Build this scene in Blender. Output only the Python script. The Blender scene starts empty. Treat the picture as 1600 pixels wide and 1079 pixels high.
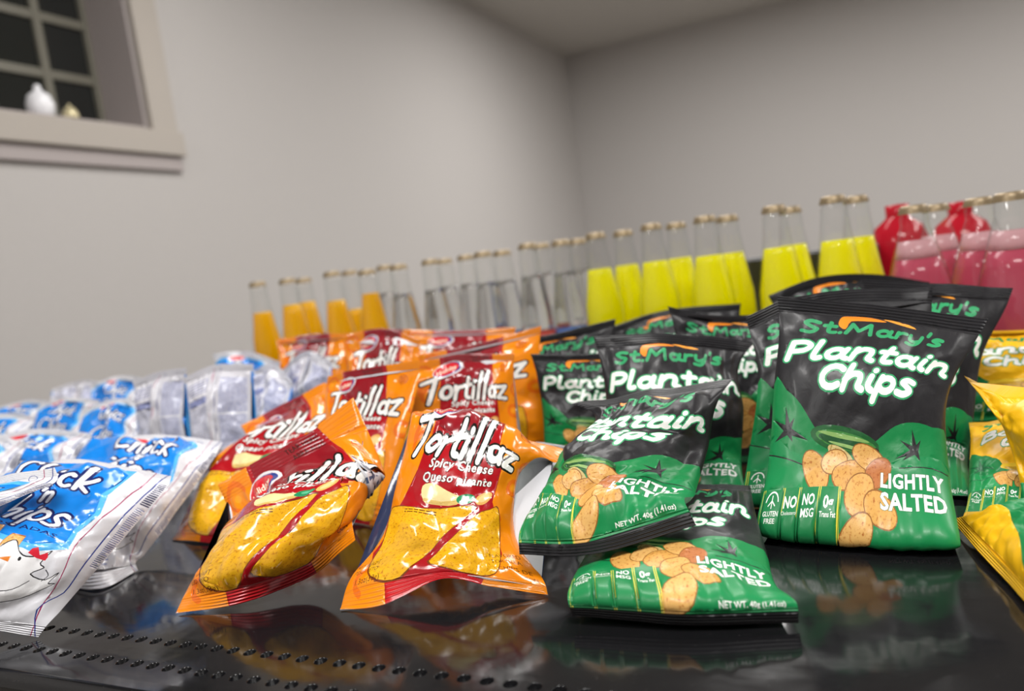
import bpy, bmesh, math, random
import numpy as np
from mathutils import Vector, Matrix
from mathutils.geometry import delaunay_2d_cdt

sc = bpy.context.scene
COL = sc.collection

# ---------------------------------------------------------------- camera, world, lights, exposure
F = 1185.0                      # focal length in pixels of the 1600 px wide frame
TABLE = 0.90                    # height of the display counter
CAMH = 0.217                    # camera above the counter
AX = np.array([.9024, -.0800, -.4234])
AY = np.array([.4086, -.1526, .8999])
AZ = np.array([-.1366, -.9851, -.1050])
ORG = np.array([0., 0., TABLE + CAMH])

cam_d = bpy.data.cameras.new('camera')
cam = bpy.data.objects.new('camera', cam_d)
COL.objects.link(cam)
R = Matrix(((AX[0], -AX[1], -AX[2]), (AY[0], -AY[1], -AY[2]), (AZ[0], -AZ[1], -AZ[2])))
cam.matrix_world = Matrix.Translation(Vector(ORG)) @ R.to_4x4()
cam_d.sensor_width = 36.0
cam_d.lens = F / 1600 * 36
cam_d.clip_start = 0.02
cam_d.dof.use_dof = True
cam_d.dof.focus_distance = 0.52
cam_d.dof.aperture_fstop = 4.3
sc.camera = cam

world = bpy.data.worlds.new('world')
sc.world = world
world.use_nodes = True
world.node_tree.nodes['Background'].inputs[0].default_value = (.55, .6, .7, 1)
world.node_tree.nodes['Background'].inputs[1].default_value = 0.02

sc.view_settings.view_transform = 'Standard'
sc.view_settings.look = 'None'
sc.view_settings.gamma = 1
sc.view_settings.use_curve_mapping = False
sc.view_settings.exposure = 0.14


def area(name, loc, target, sx, sy, power, col=(1, .98, .955)):
    l = bpy.data.lights.new(name, 'AREA')
    l.shape = 'RECTANGLE'
    l.size = sx
    l.size_y = sy
    l.energy = power
    l.color = col
    o = bpy.data.objects.new(name, l)
    COL.objects.link(o)
    o.location = loc
    o.rotation_euler = (Vector(target) - Vector(loc)).to_track_quat('-Z', 'Y').to_euler()
    return o


area('ceiling_light', (0.4, -0.3, 2.78), (0.4, -0.3, 0), 1.0, .35, 40)
area('ceiling_light', (-0.7, 1.7, 2.78), (-0.7, 1.7, 0), 1.2, .6, 30)
area('ceiling_light', (2.2, 1.9, 2.78), (2.2, 1.9, 0), .6, 1.2, 40)
area('ceiling_light', (-0.4, 4.2, 2.78), (-0.4, 4.2, 0), 1.2, .6, 52)
area('ceiling_light', (2.1, 4.4, 2.78), (2.1, 4.4, 0), 1.2, .6, 56)
area('ceiling_light', (-1.2, -1.2, 2.78), (-1.2, -1.2, 0), .35, 1.0, 32)


# ---------------------------------------------------------------- geometry helpers
def P3(px, py, d):
    """A point: picture position and depth (d > 0), or height above the counter (d <= 0: -d metres)."""
    v = np.array([px - 800., py - 539.5, F])
    w = np.array([v @ AX, v @ AY, v @ AZ])
    t = d / F if d > 0 else (CAMH + d) / -w[2]
    return ORG + w * t


def srgb(h):
    h = h.lstrip('#')
    c = [int(h[i:i + 2], 16) / 255 for i in (0, 2, 4)]
    return tuple(x / 12.92 if x <= .04045 else ((x + .055) / 1.055) ** 2.4 for x in c)


def mesh_np(name, V, Fc, mat, parent=None, smooth=True, loc=None, col=None, uv=None):
    """mesh object from numpy arrays of vertices and triangles"""
    me = bpy.data.meshes.new(name)
    nf = len(Fc)
    me.vertices.add(len(V))
    me.vertices.foreach_set('co', np.ascontiguousarray(V, dtype=np.float32).ravel())
    me.loops.add(nf * 3)
    me.loops.foreach_set('vertex_index', np.ascontiguousarray(Fc, dtype=np.int32).ravel())
    me.polygons.add(nf)
    me.polygons.foreach_set('loop_start', np.arange(0, nf * 3, 3, dtype=np.int32))
    me.update(calc_edges=True)
    me.polygons.foreach_set('use_smooth', np.full(nf, smooth))
    if col is not None:
        a = me.color_attributes.new('print', 'BYTE_COLOR', 'CORNER')
        a.data.foreach_set('color', np.repeat(col, 3, axis=0).astype(np.float32).ravel())
    if uv is not None:
        u = me.uv_layers.new(name='film')
        u.data.foreach_set('uv', uv[Fc.ravel()].astype(np.float32).ravel())
    me.validate()
    me.update()
    if mat:
        me.materials.append(mat)
    o = bpy.data.objects.new(name, me)
    COL.objects.link(o)
    if parent:
        o.parent = parent
    return o


def bm_obj(name, bm, mat, parent=None, smooth=False, bevel=0, loc=None):
    me = bpy.data.meshes.new(name)
    bmesh.ops.recalc_face_normals(bm, faces=bm.faces)
    bm.to_mesh(me)
    bm.free()
    if smooth:
        for p in me.polygons:
            p.use_smooth = True
    me.materials.append(mat)
    o = bpy.data.objects.new(name, me)
    COL.objects.link(o)
    if loc is not None:
        o.location = loc
    if parent:
        o.parent = parent
    if bevel:
        m = o.modifiers.new('bevel', 'BEVEL')
        m.width = bevel
        m.segments = 3
        m.limit_method = 'ANGLE'
    return o


def add_box(bm, x0, x1, y0, y1, z0, z1):
    v = [bm.verts.new((x, y, z)) for z in (z0, z1) for y in (y0, y1) for x in (x0, x1)]
    for f in ((0, 1, 3, 2), (4, 6, 7, 5), (0, 4, 5, 1), (2, 3, 7, 6), (0, 2, 6, 4), (1, 5, 7, 3)):
        bm.faces.new([v[i] for i in f])


def box(name, x0, x1, y0, y1, z0, z1, mat, parent=None, bevel=0):
    bm = bmesh.new()
    add_box(bm, x0, x1, y0, y1, z0, z1)
    return bm_obj(name, bm, mat, parent, bevel=bevel)


def lathe(name, prof, mat, parent=None, n=28):
    bm = bmesh.new()
    rings = []
    for r, z in prof:
        if r < 1e-6:
            rings.append([bm.verts.new((0, 0, z))])
        else:
            rings.append([bm.verts.new((r * math.cos(2 * math.pi * k / n), r * math.sin(2 * math.pi * k / n), z)) for k in range(n)])
    for a, b in zip(rings[:-1], rings[1:]):
        for k in range(n):
            k2 = (k + 1) % n
            q = [a[k % len(a)], a[k2 % len(a)], b[k2 % len(b)], b[k % len(b)]]
            q = list(dict.fromkeys(q))
            if len(q) > 2:
                bm.faces.new(q)
    return bm_obj(name, bm, mat, parent, smooth=True)


def tag(o, label=None, cat=None, group=None, kind=None):
    if label: o['label'] = label
    if cat: o['category'] = cat
    if group: o['group'] = group
    if kind: o['kind'] = kind
    return o


def empty(name, loc, rz=0):
    o = bpy.data.objects.new(name, None)
    o.empty_display_size = .02
    COL.objects.link(o)
    o.location = loc
    o.rotation_euler = (0, 0, rz)
    return o


# ---------------------------------------------------------------- materials
def nodes(name):
    m = bpy.data.materials.new(name)
    m.use_nodes = True
    nt = m.node_tree
    return m, nt, nt.nodes['Principled BSDF']


def wall_mat(name, c, rough=.85, bump=.02):
    m, nt, b = nodes(name)
    tc = nt.nodes.new('ShaderNodeTexCoord')
    n = nt.nodes.new('ShaderNodeTexNoise')
    n.inputs['Scale'].default_value = 90
    n.inputs['Detail'].default_value = 4
    nt.links.new(tc.outputs['Object'], n.inputs['Vector'])
    r = nt.nodes.new('ShaderNodeMixRGB')
    r.inputs[1].default_value = (*[x * .97 for x in c], 1)
    r.inputs[2].default_value = (*[x * 1.03 for x in c], 1)
    nt.links.new(n.outputs['Fac'], r.inputs[0])
    nt.links.new(r.outputs[0], b.inputs['Base Color'])
    b.inputs['Roughness'].default_value = rough
    bp = nt.nodes.new('ShaderNodeBump')
    bp.inputs['Strength'].default_value = bump
    nt.links.new(n.outputs['Fac'], bp.inputs['Height'])
    nt.links.new(bp.outputs[0], b.inputs['Normal'])
    return m


def film_mat(name, rough, metal=0.0, coat=0.0, wr=.25):
    """printed plastic film: colour from the print layer, crimped ribs in the seals, small wrinkles"""
    m, nt, b = nodes(name)
    L = nt.links.new
    at = nt.nodes.new('ShaderNodeAttribute')
    at.attribute_name = 'print'
    uv = nt.nodes.new('ShaderNodeUVMap')
    uv.uv_map = 'film'
    # speckled crisps: where the print layer's alpha is 0
    n1 = nt.nodes.new('ShaderNodeTexNoise')
    n1.inputs['Scale'].default_value = 45
    n1.inputs['Detail'].default_value = 5
    n1.inputs['Roughness'].default_value = .7
    L(uv.outputs[0], n1.inputs['Vector'])
    cr = nt.nodes.new('ShaderNodeValToRGB')
    cr.color_ramp.elements[0].position = .34
    cr.color_ramp.elements[0].color = (.55, .27, .10, 1)
    cr.color_ramp.elements[1].position = .47
    cr.color_ramp.elements[1].color = (1, 1, 1, 1)
    L(n1.outputs['Fac'], cr.inputs[0])
    mul = nt.nodes.new('ShaderNodeMixRGB')
    mul.blend_type = 'MULTIPLY'
    inv = nt.nodes.new('ShaderNodeMath')
    inv.operation = 'SUBTRACT'
    inv.inputs[0].default_value = 1
    L(at.outputs['Alpha'], inv.inputs[1])
    L(inv.outputs[0], mul.inputs[0])
    L(at.outputs['Color'], mul.inputs[1])
    L(cr.outputs[0], mul.inputs[2])
    L(mul.outputs[0], b.inputs['Base Color'])
    b.inputs['Roughness'].default_value = rough
    b.inputs['Metallic'].default_value = metal
    b.inputs['Specular IOR Level'].default_value = .5 if coat > .1 else .34
    b.inputs['Coat Weight'].default_value = coat
    b.inputs['Coat Roughness'].default_value = .12
    # ribs of the crimped seals
    sx = nt.nodes.new('ShaderNodeSeparateXYZ')
    L(uv.outputs[0], sx.inputs[0])
    w = nt.nodes.new('ShaderNodeMath'); w.operation = 'MULTIPLY'; w.inputs[1].default_value = 2 * math.pi * 100 / 1.9
    L(sx.outputs['Y'], w.inputs[0])
    s = nt.nodes.new('ShaderNodeMath'); s.operation = 'SINE'
    L(w.outputs[0], s.inputs[0])
    d = nt.nodes.new('ShaderNodeMath'); d.operation = 'SUBTRACT'; d.inputs[1].default_value = .85
    L(sx.outputs['Y'], d.inputs[0])
    a = nt.nodes.new('ShaderNodeMath'); a.operation = 'ABSOLUTE'
    L(d.outputs[0], a.inputs[0])
    g = nt.nodes.new('ShaderNodeMath'); g.operation = 'GREATER_THAN'; g.inputs[1].default_value = .745
    L(a.outputs[0], g.inputs[0])
    rb = nt.nodes.new('ShaderNodeMath'); rb.operation = 'MULTIPLY'
    L(s.outputs[0], rb.inputs[0]); L(g.outputs[0], rb.inputs[1])
    b1 = nt.nodes.new('ShaderNodeBump')
    b1.inputs['Strength'].default_value = .8
    b1.inputs['Distance'].default_value = .00045
    L(rb.outputs[0], b1.inputs['Height'])
    n2 = nt.nodes.new('ShaderNodeTexNoise')
    n2.inputs['Scale'].default_value = 7
    n2.inputs['Detail'].default_value = 3
    n2.inputs['Distortion'].default_value = 1.2
    L(uv.outputs[0], n2.inputs['Vector'])
    b2 = nt.nodes.new('ShaderNodeBump')
    b2.inputs['Strength'].default_value = wr
    b2.inputs['Distance'].default_value = .002
    L(n2.outputs['Fac'], b2.inputs['Height'])
    L(b1.outputs[0], b2.inputs['Normal'])
    L(b2.outputs[0], b.inputs['Normal'])
    return m


def simple(name, c, rough=.5, metal=0, coat=0, noise=.06, trans=0, scale=60):
    m, nt, b = nodes(name)
    tc = nt.nodes.new('ShaderNodeTexCoord')
    n = nt.nodes.new('ShaderNodeTexNoise')
    n.inputs['Scale'].default_value = scale
    nt.links.new(tc.outputs['Object'], n.inputs['Vector'])
    r = nt.nodes.new('ShaderNodeMixRGB')
    r.inputs[1].default_value = (*[x * (1 - noise) for x in c], 1)
    r.inputs[2].default_value = (*[min(1, x * (1 + noise)) for x in c], 1)
    nt.links.new(n.outputs['Fac'], r.inputs[0])
    nt.links.new(r.outputs[0], b.inputs['Base Color'])
    b.inputs['Roughness'].default_value = rough
    b.inputs['Metallic'].default_value = metal
    b.inputs['Coat Weight'].default_value = coat
    b.inputs['Transmission Weight'].default_value = trans
    return m


def glass_mat(name, tint=(.99, .995, .99), edge=(.86, .88, .88)):
    m, nt, b = nodes(name)
    nt.nodes.remove(b)
    out = nt.nodes['Material Output']
    lw = nt.nodes.new('ShaderNodeLayerWeight')
    lw.inputs['Blend'].default_value = .35
    mx = nt.nodes.new('ShaderNodeMixRGB')
    mx.inputs[1].default_value = (*tint, 1)
    mx.inputs[2].default_value = (*edge, 1)
    nt.links.new(lw.outputs['Facing'], mx.inputs[0])
    tr = nt.nodes.new('ShaderNodeBsdfTransparent')
    nt.links.new(mx.outputs[0], tr.inputs[0])
    gl = nt.nodes.new('ShaderNodeBsdfGlossy')
    gl.inputs['Roughness'].default_value = .04
    pw = nt.nodes.new('ShaderNodeMath'); pw.operation = 'POWER'; pw.inputs[1].default_value = 3.0
    nt.links.new(lw.outputs['Facing'], pw.inputs[0])
    fr = nt.nodes.new('ShaderNodeMath'); fr.operation = 'MULTIPLY_ADD'
    fr.inputs[1].default_value = .5
    fr.inputs[2].default_value = .045
    nt.links.new(pw.outputs[0], fr.inputs[0])
    ms = nt.nodes.new('ShaderNodeMixShader')
    nt.links.new(fr.outputs[0], ms.inputs[0])
    nt.links.new(tr.outputs[0], ms.inputs[1])
    nt.links.new(gl.outputs[0], ms.inputs[2])
    nt.links.new(ms.outputs[0], out.inputs['Surface'])
    return m


M_wall = wall_mat('wall_paint', srgb('B9B5B2'))
M_ceil = wall_mat('ceiling_paint', srgb('C2BEB8'))
M_floor = wall_mat('floor_vinyl', srgb('6d6862'), .5)
M_trim = wall_mat('window_trim_paint', srgb('ABA39A'), .55, .005)
M_jamb = wall_mat('window_recess_paint', srgb('A79E9C'), .7)
M_munt = wall_mat('window_sash_paint', srgb('716E62'), .5)
M_night = simple('dark_window_glass', (.012, .014, .013), .04, 0, .5)
M_satin = film_mat('satin_printed_film', .40, 0, .05, .15)
M_gloss = film_mat('glossy_printed_film', .2, 0, .35, .12)
M_white = film_mat('glossy_white_film', .25, 0, .3, .15)
M_glass = glass_mat('clear_bottle_glass')
M_cap = simple('tan_crown_cap_metal', srgb('917F62'), .4, .4)
M_rubber = simple('black_plastic', (.012, .012, .013), .35)


def counter_mat():
    m, nt, b = nodes('black_lacquered_steel')
    L = nt.links.new
    tc = nt.nodes.new('ShaderNodeTexCoord')
    mp = nt.nodes.new('ShaderNodeMapping')
    mp.inputs['Scale'].default_value = (6, 90, 30)
    L(tc.outputs['Object'], mp.inputs[0])
    n = nt.nodes.new('ShaderNodeTexNoise')
    n.inputs['Scale'].default_value = 3
    n.inputs['Detail'].default_value = 6
    L(mp.outputs[0], n.inputs['Vector'])
    cr = nt.nodes.new('ShaderNodeMapRange')
    cr.inputs['To Min'].default_value = .05
    cr.inputs['To Max'].default_value = .15
    L(n.outputs['Fac'], cr.inputs['Value'])
    L(cr.outputs[0], b.inputs['Roughness'])
    # dust specks
    v = nt.nodes.new('ShaderNodeTexNoise')
    v.inputs['Scale'].default_value = 900
    v.inputs['Detail'].default_value = 1
    L(tc.outputs['Object'], v.inputs['Vector'])
    r = nt.nodes.new('ShaderNodeValToRGB')
    r.color_ramp.elements[0].position = .72
    r.color_ramp.elements[0].color = (.008, .008, .009, 1)
    r.color_ramp.elements[1].position = .80
    r.color_ramp.elements[1].color = (.07, .07, .07, 1)
    L(v.outputs['Fac'], r.inputs[0])
    L(r.outputs[0], b.inputs['Base Color'])
    n3 = nt.nodes.new('ShaderNodeTexNoise')
    n3.inputs['Scale'].default_value = 14
    n3.inputs['Detail'].default_value = 3
    L(tc.outputs['Object'], n3.inputs['Vector'])
    bp = nt.nodes.new('ShaderNodeBump')
    bp.inputs['Strength'].default_value = .06
    bp.inputs['Distance'].default_value = .01
    L(n3.outputs['Fac'], bp.inputs['Height'])
    L(bp.outputs[0], b.inputs['Normal'])
    b.inputs['IOR'].default_value = 1.45
    return m


M_counter = counter_mat()

# ---------------------------------------------------------------- the room
WX, BY, CZ = -2.15, 6.45, TABLE + CAMH + 1.70
RX, RY = 3.4, -2.6
# left wall with the window opening (y 0.2..1.93, z 1.73..2.62)
WY0, WY1, WZ0, WZ1 = .18, 1.93, 1.735, 2.62
bm = bmesh.new()
add_box(bm, WX - .22, WX, RY, WY0, 0, CZ)
add_box(bm, WX - .22, WX, WY1, BY, 0, CZ)
add_box(bm, WX - .22, WX, WY0, WY1, 0, WZ0)
add_box(bm, WX - .22, WX, WY0, WY1, WZ1, CZ)
tag(bm_obj('wall_left', bm, M_wall), kind='structure')
tag(box('wall_back', WX, RX, BY, BY + .1, 0, CZ, M_wall), kind='structure')
tag(box('wall_right', RX, RX + .1, RY, BY, 0, CZ, M_wall), kind='structure')
tag(box('wall_front', WX, RX, RY - .1, RY, 0, CZ, M_wall), kind='structure')
tag(box('floor', WX, RX, RY, BY, -.05, 0, M_floor), kind='structure')
tag(box('ceiling', WX - .2, RX + .1, RY - .1, BY + .1, CZ, CZ + .05, M_ceil), kind='structure')

win = empty('window_1', (WX, (WY0 + WY1) / 2, WZ0))
tag(win, kind='structure')


def wpart(name, bm, mat, bevel=0):
    o = bm_obj(name, bm, mat, None, bevel=bevel)
    o.parent = win
    o.matrix_parent_inverse = Matrix.Translation(-win.location)
    return o


bm = bmesh.new()
cw = .105
add_box(bm, WX + .001, WX + .022, WY1, WY1 + cw, WZ0 - .001, WZ1 + cw)
add_box(bm, WX + .001, WX + .022, WY0 - cw, WY0, WZ0 - .001, WZ1 + cw)
add_box(bm, WX + .001, WX + .022, WY0, WY1, WZ1, WZ1 + cw)
wpart('window_casing', bm, M_trim, .003)
bm = bmesh.new()
add_box(bm, WX + .001, WX + .035, WY0 - cw - .01, WY1 + cw + .01, WZ0 - .085, WZ0 - .002)
wpart('window_sill', bm, M_trim, .004)
bm = bmesh.new()
add_box(bm, WX + .001, WX + .018, WY0 - cw, WY1 + cw, WZ0 - .135, WZ0 - .086)
wpart('window_apron', bm, M_jamb, .003)
bm = bmesh.new()
add_box(bm, WX - .215, WX - .002, WY1 - .012, WY1 - .001, WZ0, WZ1)
add_box(bm, WX - .215, WX - .002, WY0 + .001, WY0 + .012, WZ0, WZ1)
add_box(bm, WX - .215, WX - .002, WY0 + .012, WY1 - .012, WZ1 - .012, WZ1 - .001)
add_box(bm, WX - .215, WX - .002, WY0 + .012, WY1 - .012, WZ0 + .001, WZ0 + .012)
wpart('window_reveal', bm, M_jamb)
bm = bmesh.new()
fx0, fx1 = WX - .21, WX - .18
add_box(bm, fx0, fx1, WY0 + .012, WY1 - .012, WZ0 + .012, WZ0 + .05)
add_box(bm, fx0, fx1, WY0 + .012, WY1 - .012, WZ1 - .05, WZ1 - .012)
add_box(bm, fx0, fx1, WY1 - .03, WY1 - .012, WZ0 + .05, WZ1 - .05)
add_box(bm, fx0, fx1, WY0 + .012, WY0 + .03, WZ0 + .05, WZ1 - .05)
wpart('window_frame', bm, M_munt, .002)
bm = bmesh.new()
for y in (1.735, 1.535, 1.335, 1.135, .935, .735, .535, .335):
    add_box(bm, fx0 + .004, fx1 - .004, y - .014, y + .014, WZ0 + .05, WZ1 - .05)
for z in (1.935, 2.12, 2.31, 2.49):
    add_box(bm, fx0 + .006, fx1 - .006, WY0 + .03, WY1 - .03, z - .014, z + .014)
wpart('window_muntins', bm, M_munt)
bm = bmesh.new()
add_box(bm, fx0 + .010, fx0 + .014, WY0 + .02, WY1 - .02, WZ0 + .03, WZ1 - .03)
wpart('window_pane', bm, M_night)

# made-up objects on the window sill, standing in for blurred bright spots
Ps = lambda px, py, x: ORG + (lambda w: w * ((x - 0) / w[0]))(np.array([np.array([px - 800., py - 539.5, F]) @ a for a in (AX, AY, AZ)]))
q = Ps(68, 190, WX - .09)
M_blur = simple('white_blur_gloss', srgb('F2F2F6'), .25)
white_spot = empty('standin', (q[0], q[1], WZ0 + .013))  # added form that stands in for a bright white blur
tag(white_spot, 'made-up bright white ornament on the window recess ledge', 'standin')
lathe('body', [(0, 0), (.020, .001), (.036, .02), (.040, .05), (.032, .078), (.014, .092), (.010, .098)], M_blur, white_spot, 24)
lathe('neck', [(.010, .098), (.012, .104), (.006, .112), (0, .113)], M_blur, white_spot, 18)
q = Ps(113, 193, WX - .02)
spot = empty('round_spot', (q[0], q[1], WZ0 + .013))  # added form imitating a round, out-of-focus lamp reflection
spot.name = 'glint_standin'
tag(spot, 'made-up round pale bell at the front of the window ledge', 'glint')
M_glint = simple('pale_glint_metal', srgb('CFC39C'), .3, .3)
lathe('dome', [(.022, 0), (.0235, .006), (.021, .02), (.013, .033), (0, .038)], M_glint, spot, 24)
lathe('button', [(.004, .037), (.005, .043), (0, .046)], M_glint, spot, 12)

# ---------------------------------------------------------------- display counter with two rows of round perforations
CX0, CX1, CY0, CY1 = -1.75, 1.05, .277, 1.42
counter = empty('display_counter', (0, .85, 0))
tag(counter, 'long black glossy display counter with two rows of round holes along the front', 'counter')
bm = bmesh.new()
PITCH, R0 = .01395, .0042
rows_y = (.3315, .3055)
hx0 = -.5466 - PITCH * 78
NH = int((CX1 - hx0) / PITCH) - 1
vgrid = {}


def gv(x, y, z=0.0):
    k = (round(x, 5), round(y, 5), round(z, 5))
    if k not in vgrid:
        vgrid[k] = bm.verts.new((x, y - .85, TABLE + z))
    return vgrid[k]


edges_y = [rows_y[1] - .013, rows_y[1] + .013, rows_y[0] + .013]
NS = 16
for ry, (ya, yb) in zip((rows_y[1], rows_y[0]), ((edges_y[0], edges_y[1]), (edges_y[1], edges_y[2]))):
    for k in range(NH):
        cx = hx0 + k * PITCH
        xa, xb = cx - PITCH / 2, cx + PITCH / 2
        xm, ym = cx, (ya + yb) / 2
        outer = [(xb, ym), (xb, yb), (xm, yb), (xa, yb), (xa, ym), (xa, ya), (xm, ya), (xb, ya)]
        ov = [gv(*p) for p in outer]
        ring = [gv(cx + R0 * math.cos(2 * math.pi * j / NS), ry + R0 * math.sin(2 * math.pi * j / NS)) for j in range(NS)]
        rr = [gv(cx + R0 * .93 * math.cos(2 * math.pi * j / NS), ry + R0 * .93 * math.sin(2 * math.pi * j / NS), -.0006) for j in range(NS)]
        r2 = [gv(cx + R0 * .85 * math.cos(2 * math.pi * j / NS), ry + R0 * .85 * math.sin(2 * math.pi * j / NS), -.0075) for j in range(NS)]
        ct = gv(cx, ry, -.008)
        for j in range(8):
            a, b2 = ov[j], ov[(j + 1) % 8]
            r_ = [ring[(2 * j + i) % NS] for i in range(3)]
            bm.faces.new([a, b2, r_[2], r_[1], r_[0]])
        for j in range(NS):
            j2 = (j + 1) % NS
            bm.faces.new([ring[j], ring[j2], rr[j2], rr[j]])
            bm.faces.new([rr[j], rr[j2], r2[j2], r2[j]])
            bm.faces.new([r2[j], r2[j2], ct])
xs0, xs1 = hx0 - PITCH / 2, hx0 + (NH - .5) * PITCH
# sheet behind the holes, and the rolled front lip
prof = [(CY1, 0), (edges_y[2], 0)]
lip = [(edges_y[0], 0), (CY0 + .013, 0)] + [(CY0 + .007 - .0075 * math.sin(t), -.0075 + .0075 * math.cos(t)) for t in [i * math.pi / 2 / 8 for i in range(1, 9)]]
lip += [(CY0 - .0005, -.014), (CY0 + .0025, -.0165), (CY0 + .0025, -.020), (CY0 - .0005, -.0225), (CY0 - .0005, -.05), (CY0 + .004, -.052)]
for pr in (prof, lip):
    cols = [[bm.verts.new((x, y - .85, TABLE + z)) for y, z in pr] for x in (xs0, xs1)]
    for i in range(len(pr) - 1):
        bm.faces.new([cols[0][i], cols[1][i], cols[1][i + 1], cols[0][i + 1]])
top = bm_obj('counter_top', bm, M_counter, counter)
top.data.polygons.foreach_set('use_smooth', [False] * len(top.data.polygons))
for p in top.data.polygons:
    if abs(p.normal.z) < .999:
        p.use_smooth = True
bm = bmesh.new()
add_box(bm, xs0, xs1, CY0 + .004 - .85, CY1 - .85, .05, TABLE - .009)
body = bm_obj('cabinet_body', bm, simple('dark_grey_enamel', srgb('3c3d40'), .4), counter)
bm = bmesh.new()
add_box(bm, xs0 + .05, xs1 - .05, CY0 + .05 - .85, CY1 - .05 - .85, 0, .05)
bm_obj('plinth', bm, M_rubber, counter)


# ---------------------------------------------------------------- print artwork as flat vector shapes (millimetres)
BW, BH, SEAL = 140., 170., 9.0
_txt = {}


def glyph_mesh(s, off, sp=1.0):
    k = (s, round(off, 4), sp)
    if k in _txt:
        return _txt[k]
    c = bpy.data.curves.new('t', 'FONT')
    c.body = s
    c.size = 1
    c.offset = off
    c.resolution_u = 2
    c.space_character = sp
    o = bpy.data.objects.new('t', c)
    COL.objects.link(o)
    bpy.context.view_layer.update()
    me = o.evaluated_get(bpy.context.evaluated_depsgraph_get()).to_mesh()
    me.calc_loop_triangles()
    V = np.array([v.co[:2] for v in me.vertices]) if len(me.vertices) else np.zeros((0, 2))
    T = np.array([t.vertices[:] for t in me.loop_triangles]) if len(me.loop_triangles) else np.zeros((0, 3), int)
    cnt = {}
    for t in T:
        for a, b in ((0, 1), (1, 2), (2, 0)):
            e = tuple(sorted((int(t[a]), int(t[b]))))
            cnt[e] = cnt.get(e, 0) + 1
    E = [e for e, n in cnt.items() if n == 1]
    o.evaluated_get(bpy.context.evaluated_depsgraph_get()).to_mesh_clear()
    bpy.data.objects.remove(o)
    bpy.data.curves.remove(c)
    _txt[k] = (V, T, E)
    return _txt[k]


def smooth(pts, n=5, closed=False):
    pts = [np.array(p, float) for p in pts]
    out = []
    m = len(pts)
    for i in range(m if closed else m - 1):
        if closed:
            p0, p1, p2, p3 = pts[i - 1], pts[i], pts[(i + 1) % m], pts[(i + 2) % m]
        else:
            p0, p1, p2, p3 = pts[max(i - 1, 0)], pts[i], pts[i + 1], pts[min(i + 2, m - 1)]
        for k in range(n):
            t = k / n
            out.append(.5 * (2 * p1 + (p2 - p0) * t + (2 * p0 - 5 * p1 + 4 * p2 - p3) * t * t + (3 * p1 - p0 - 3 * p2 + p3) * t ** 3))
    if not closed:
        out.append(pts[-1])
    return out


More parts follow.
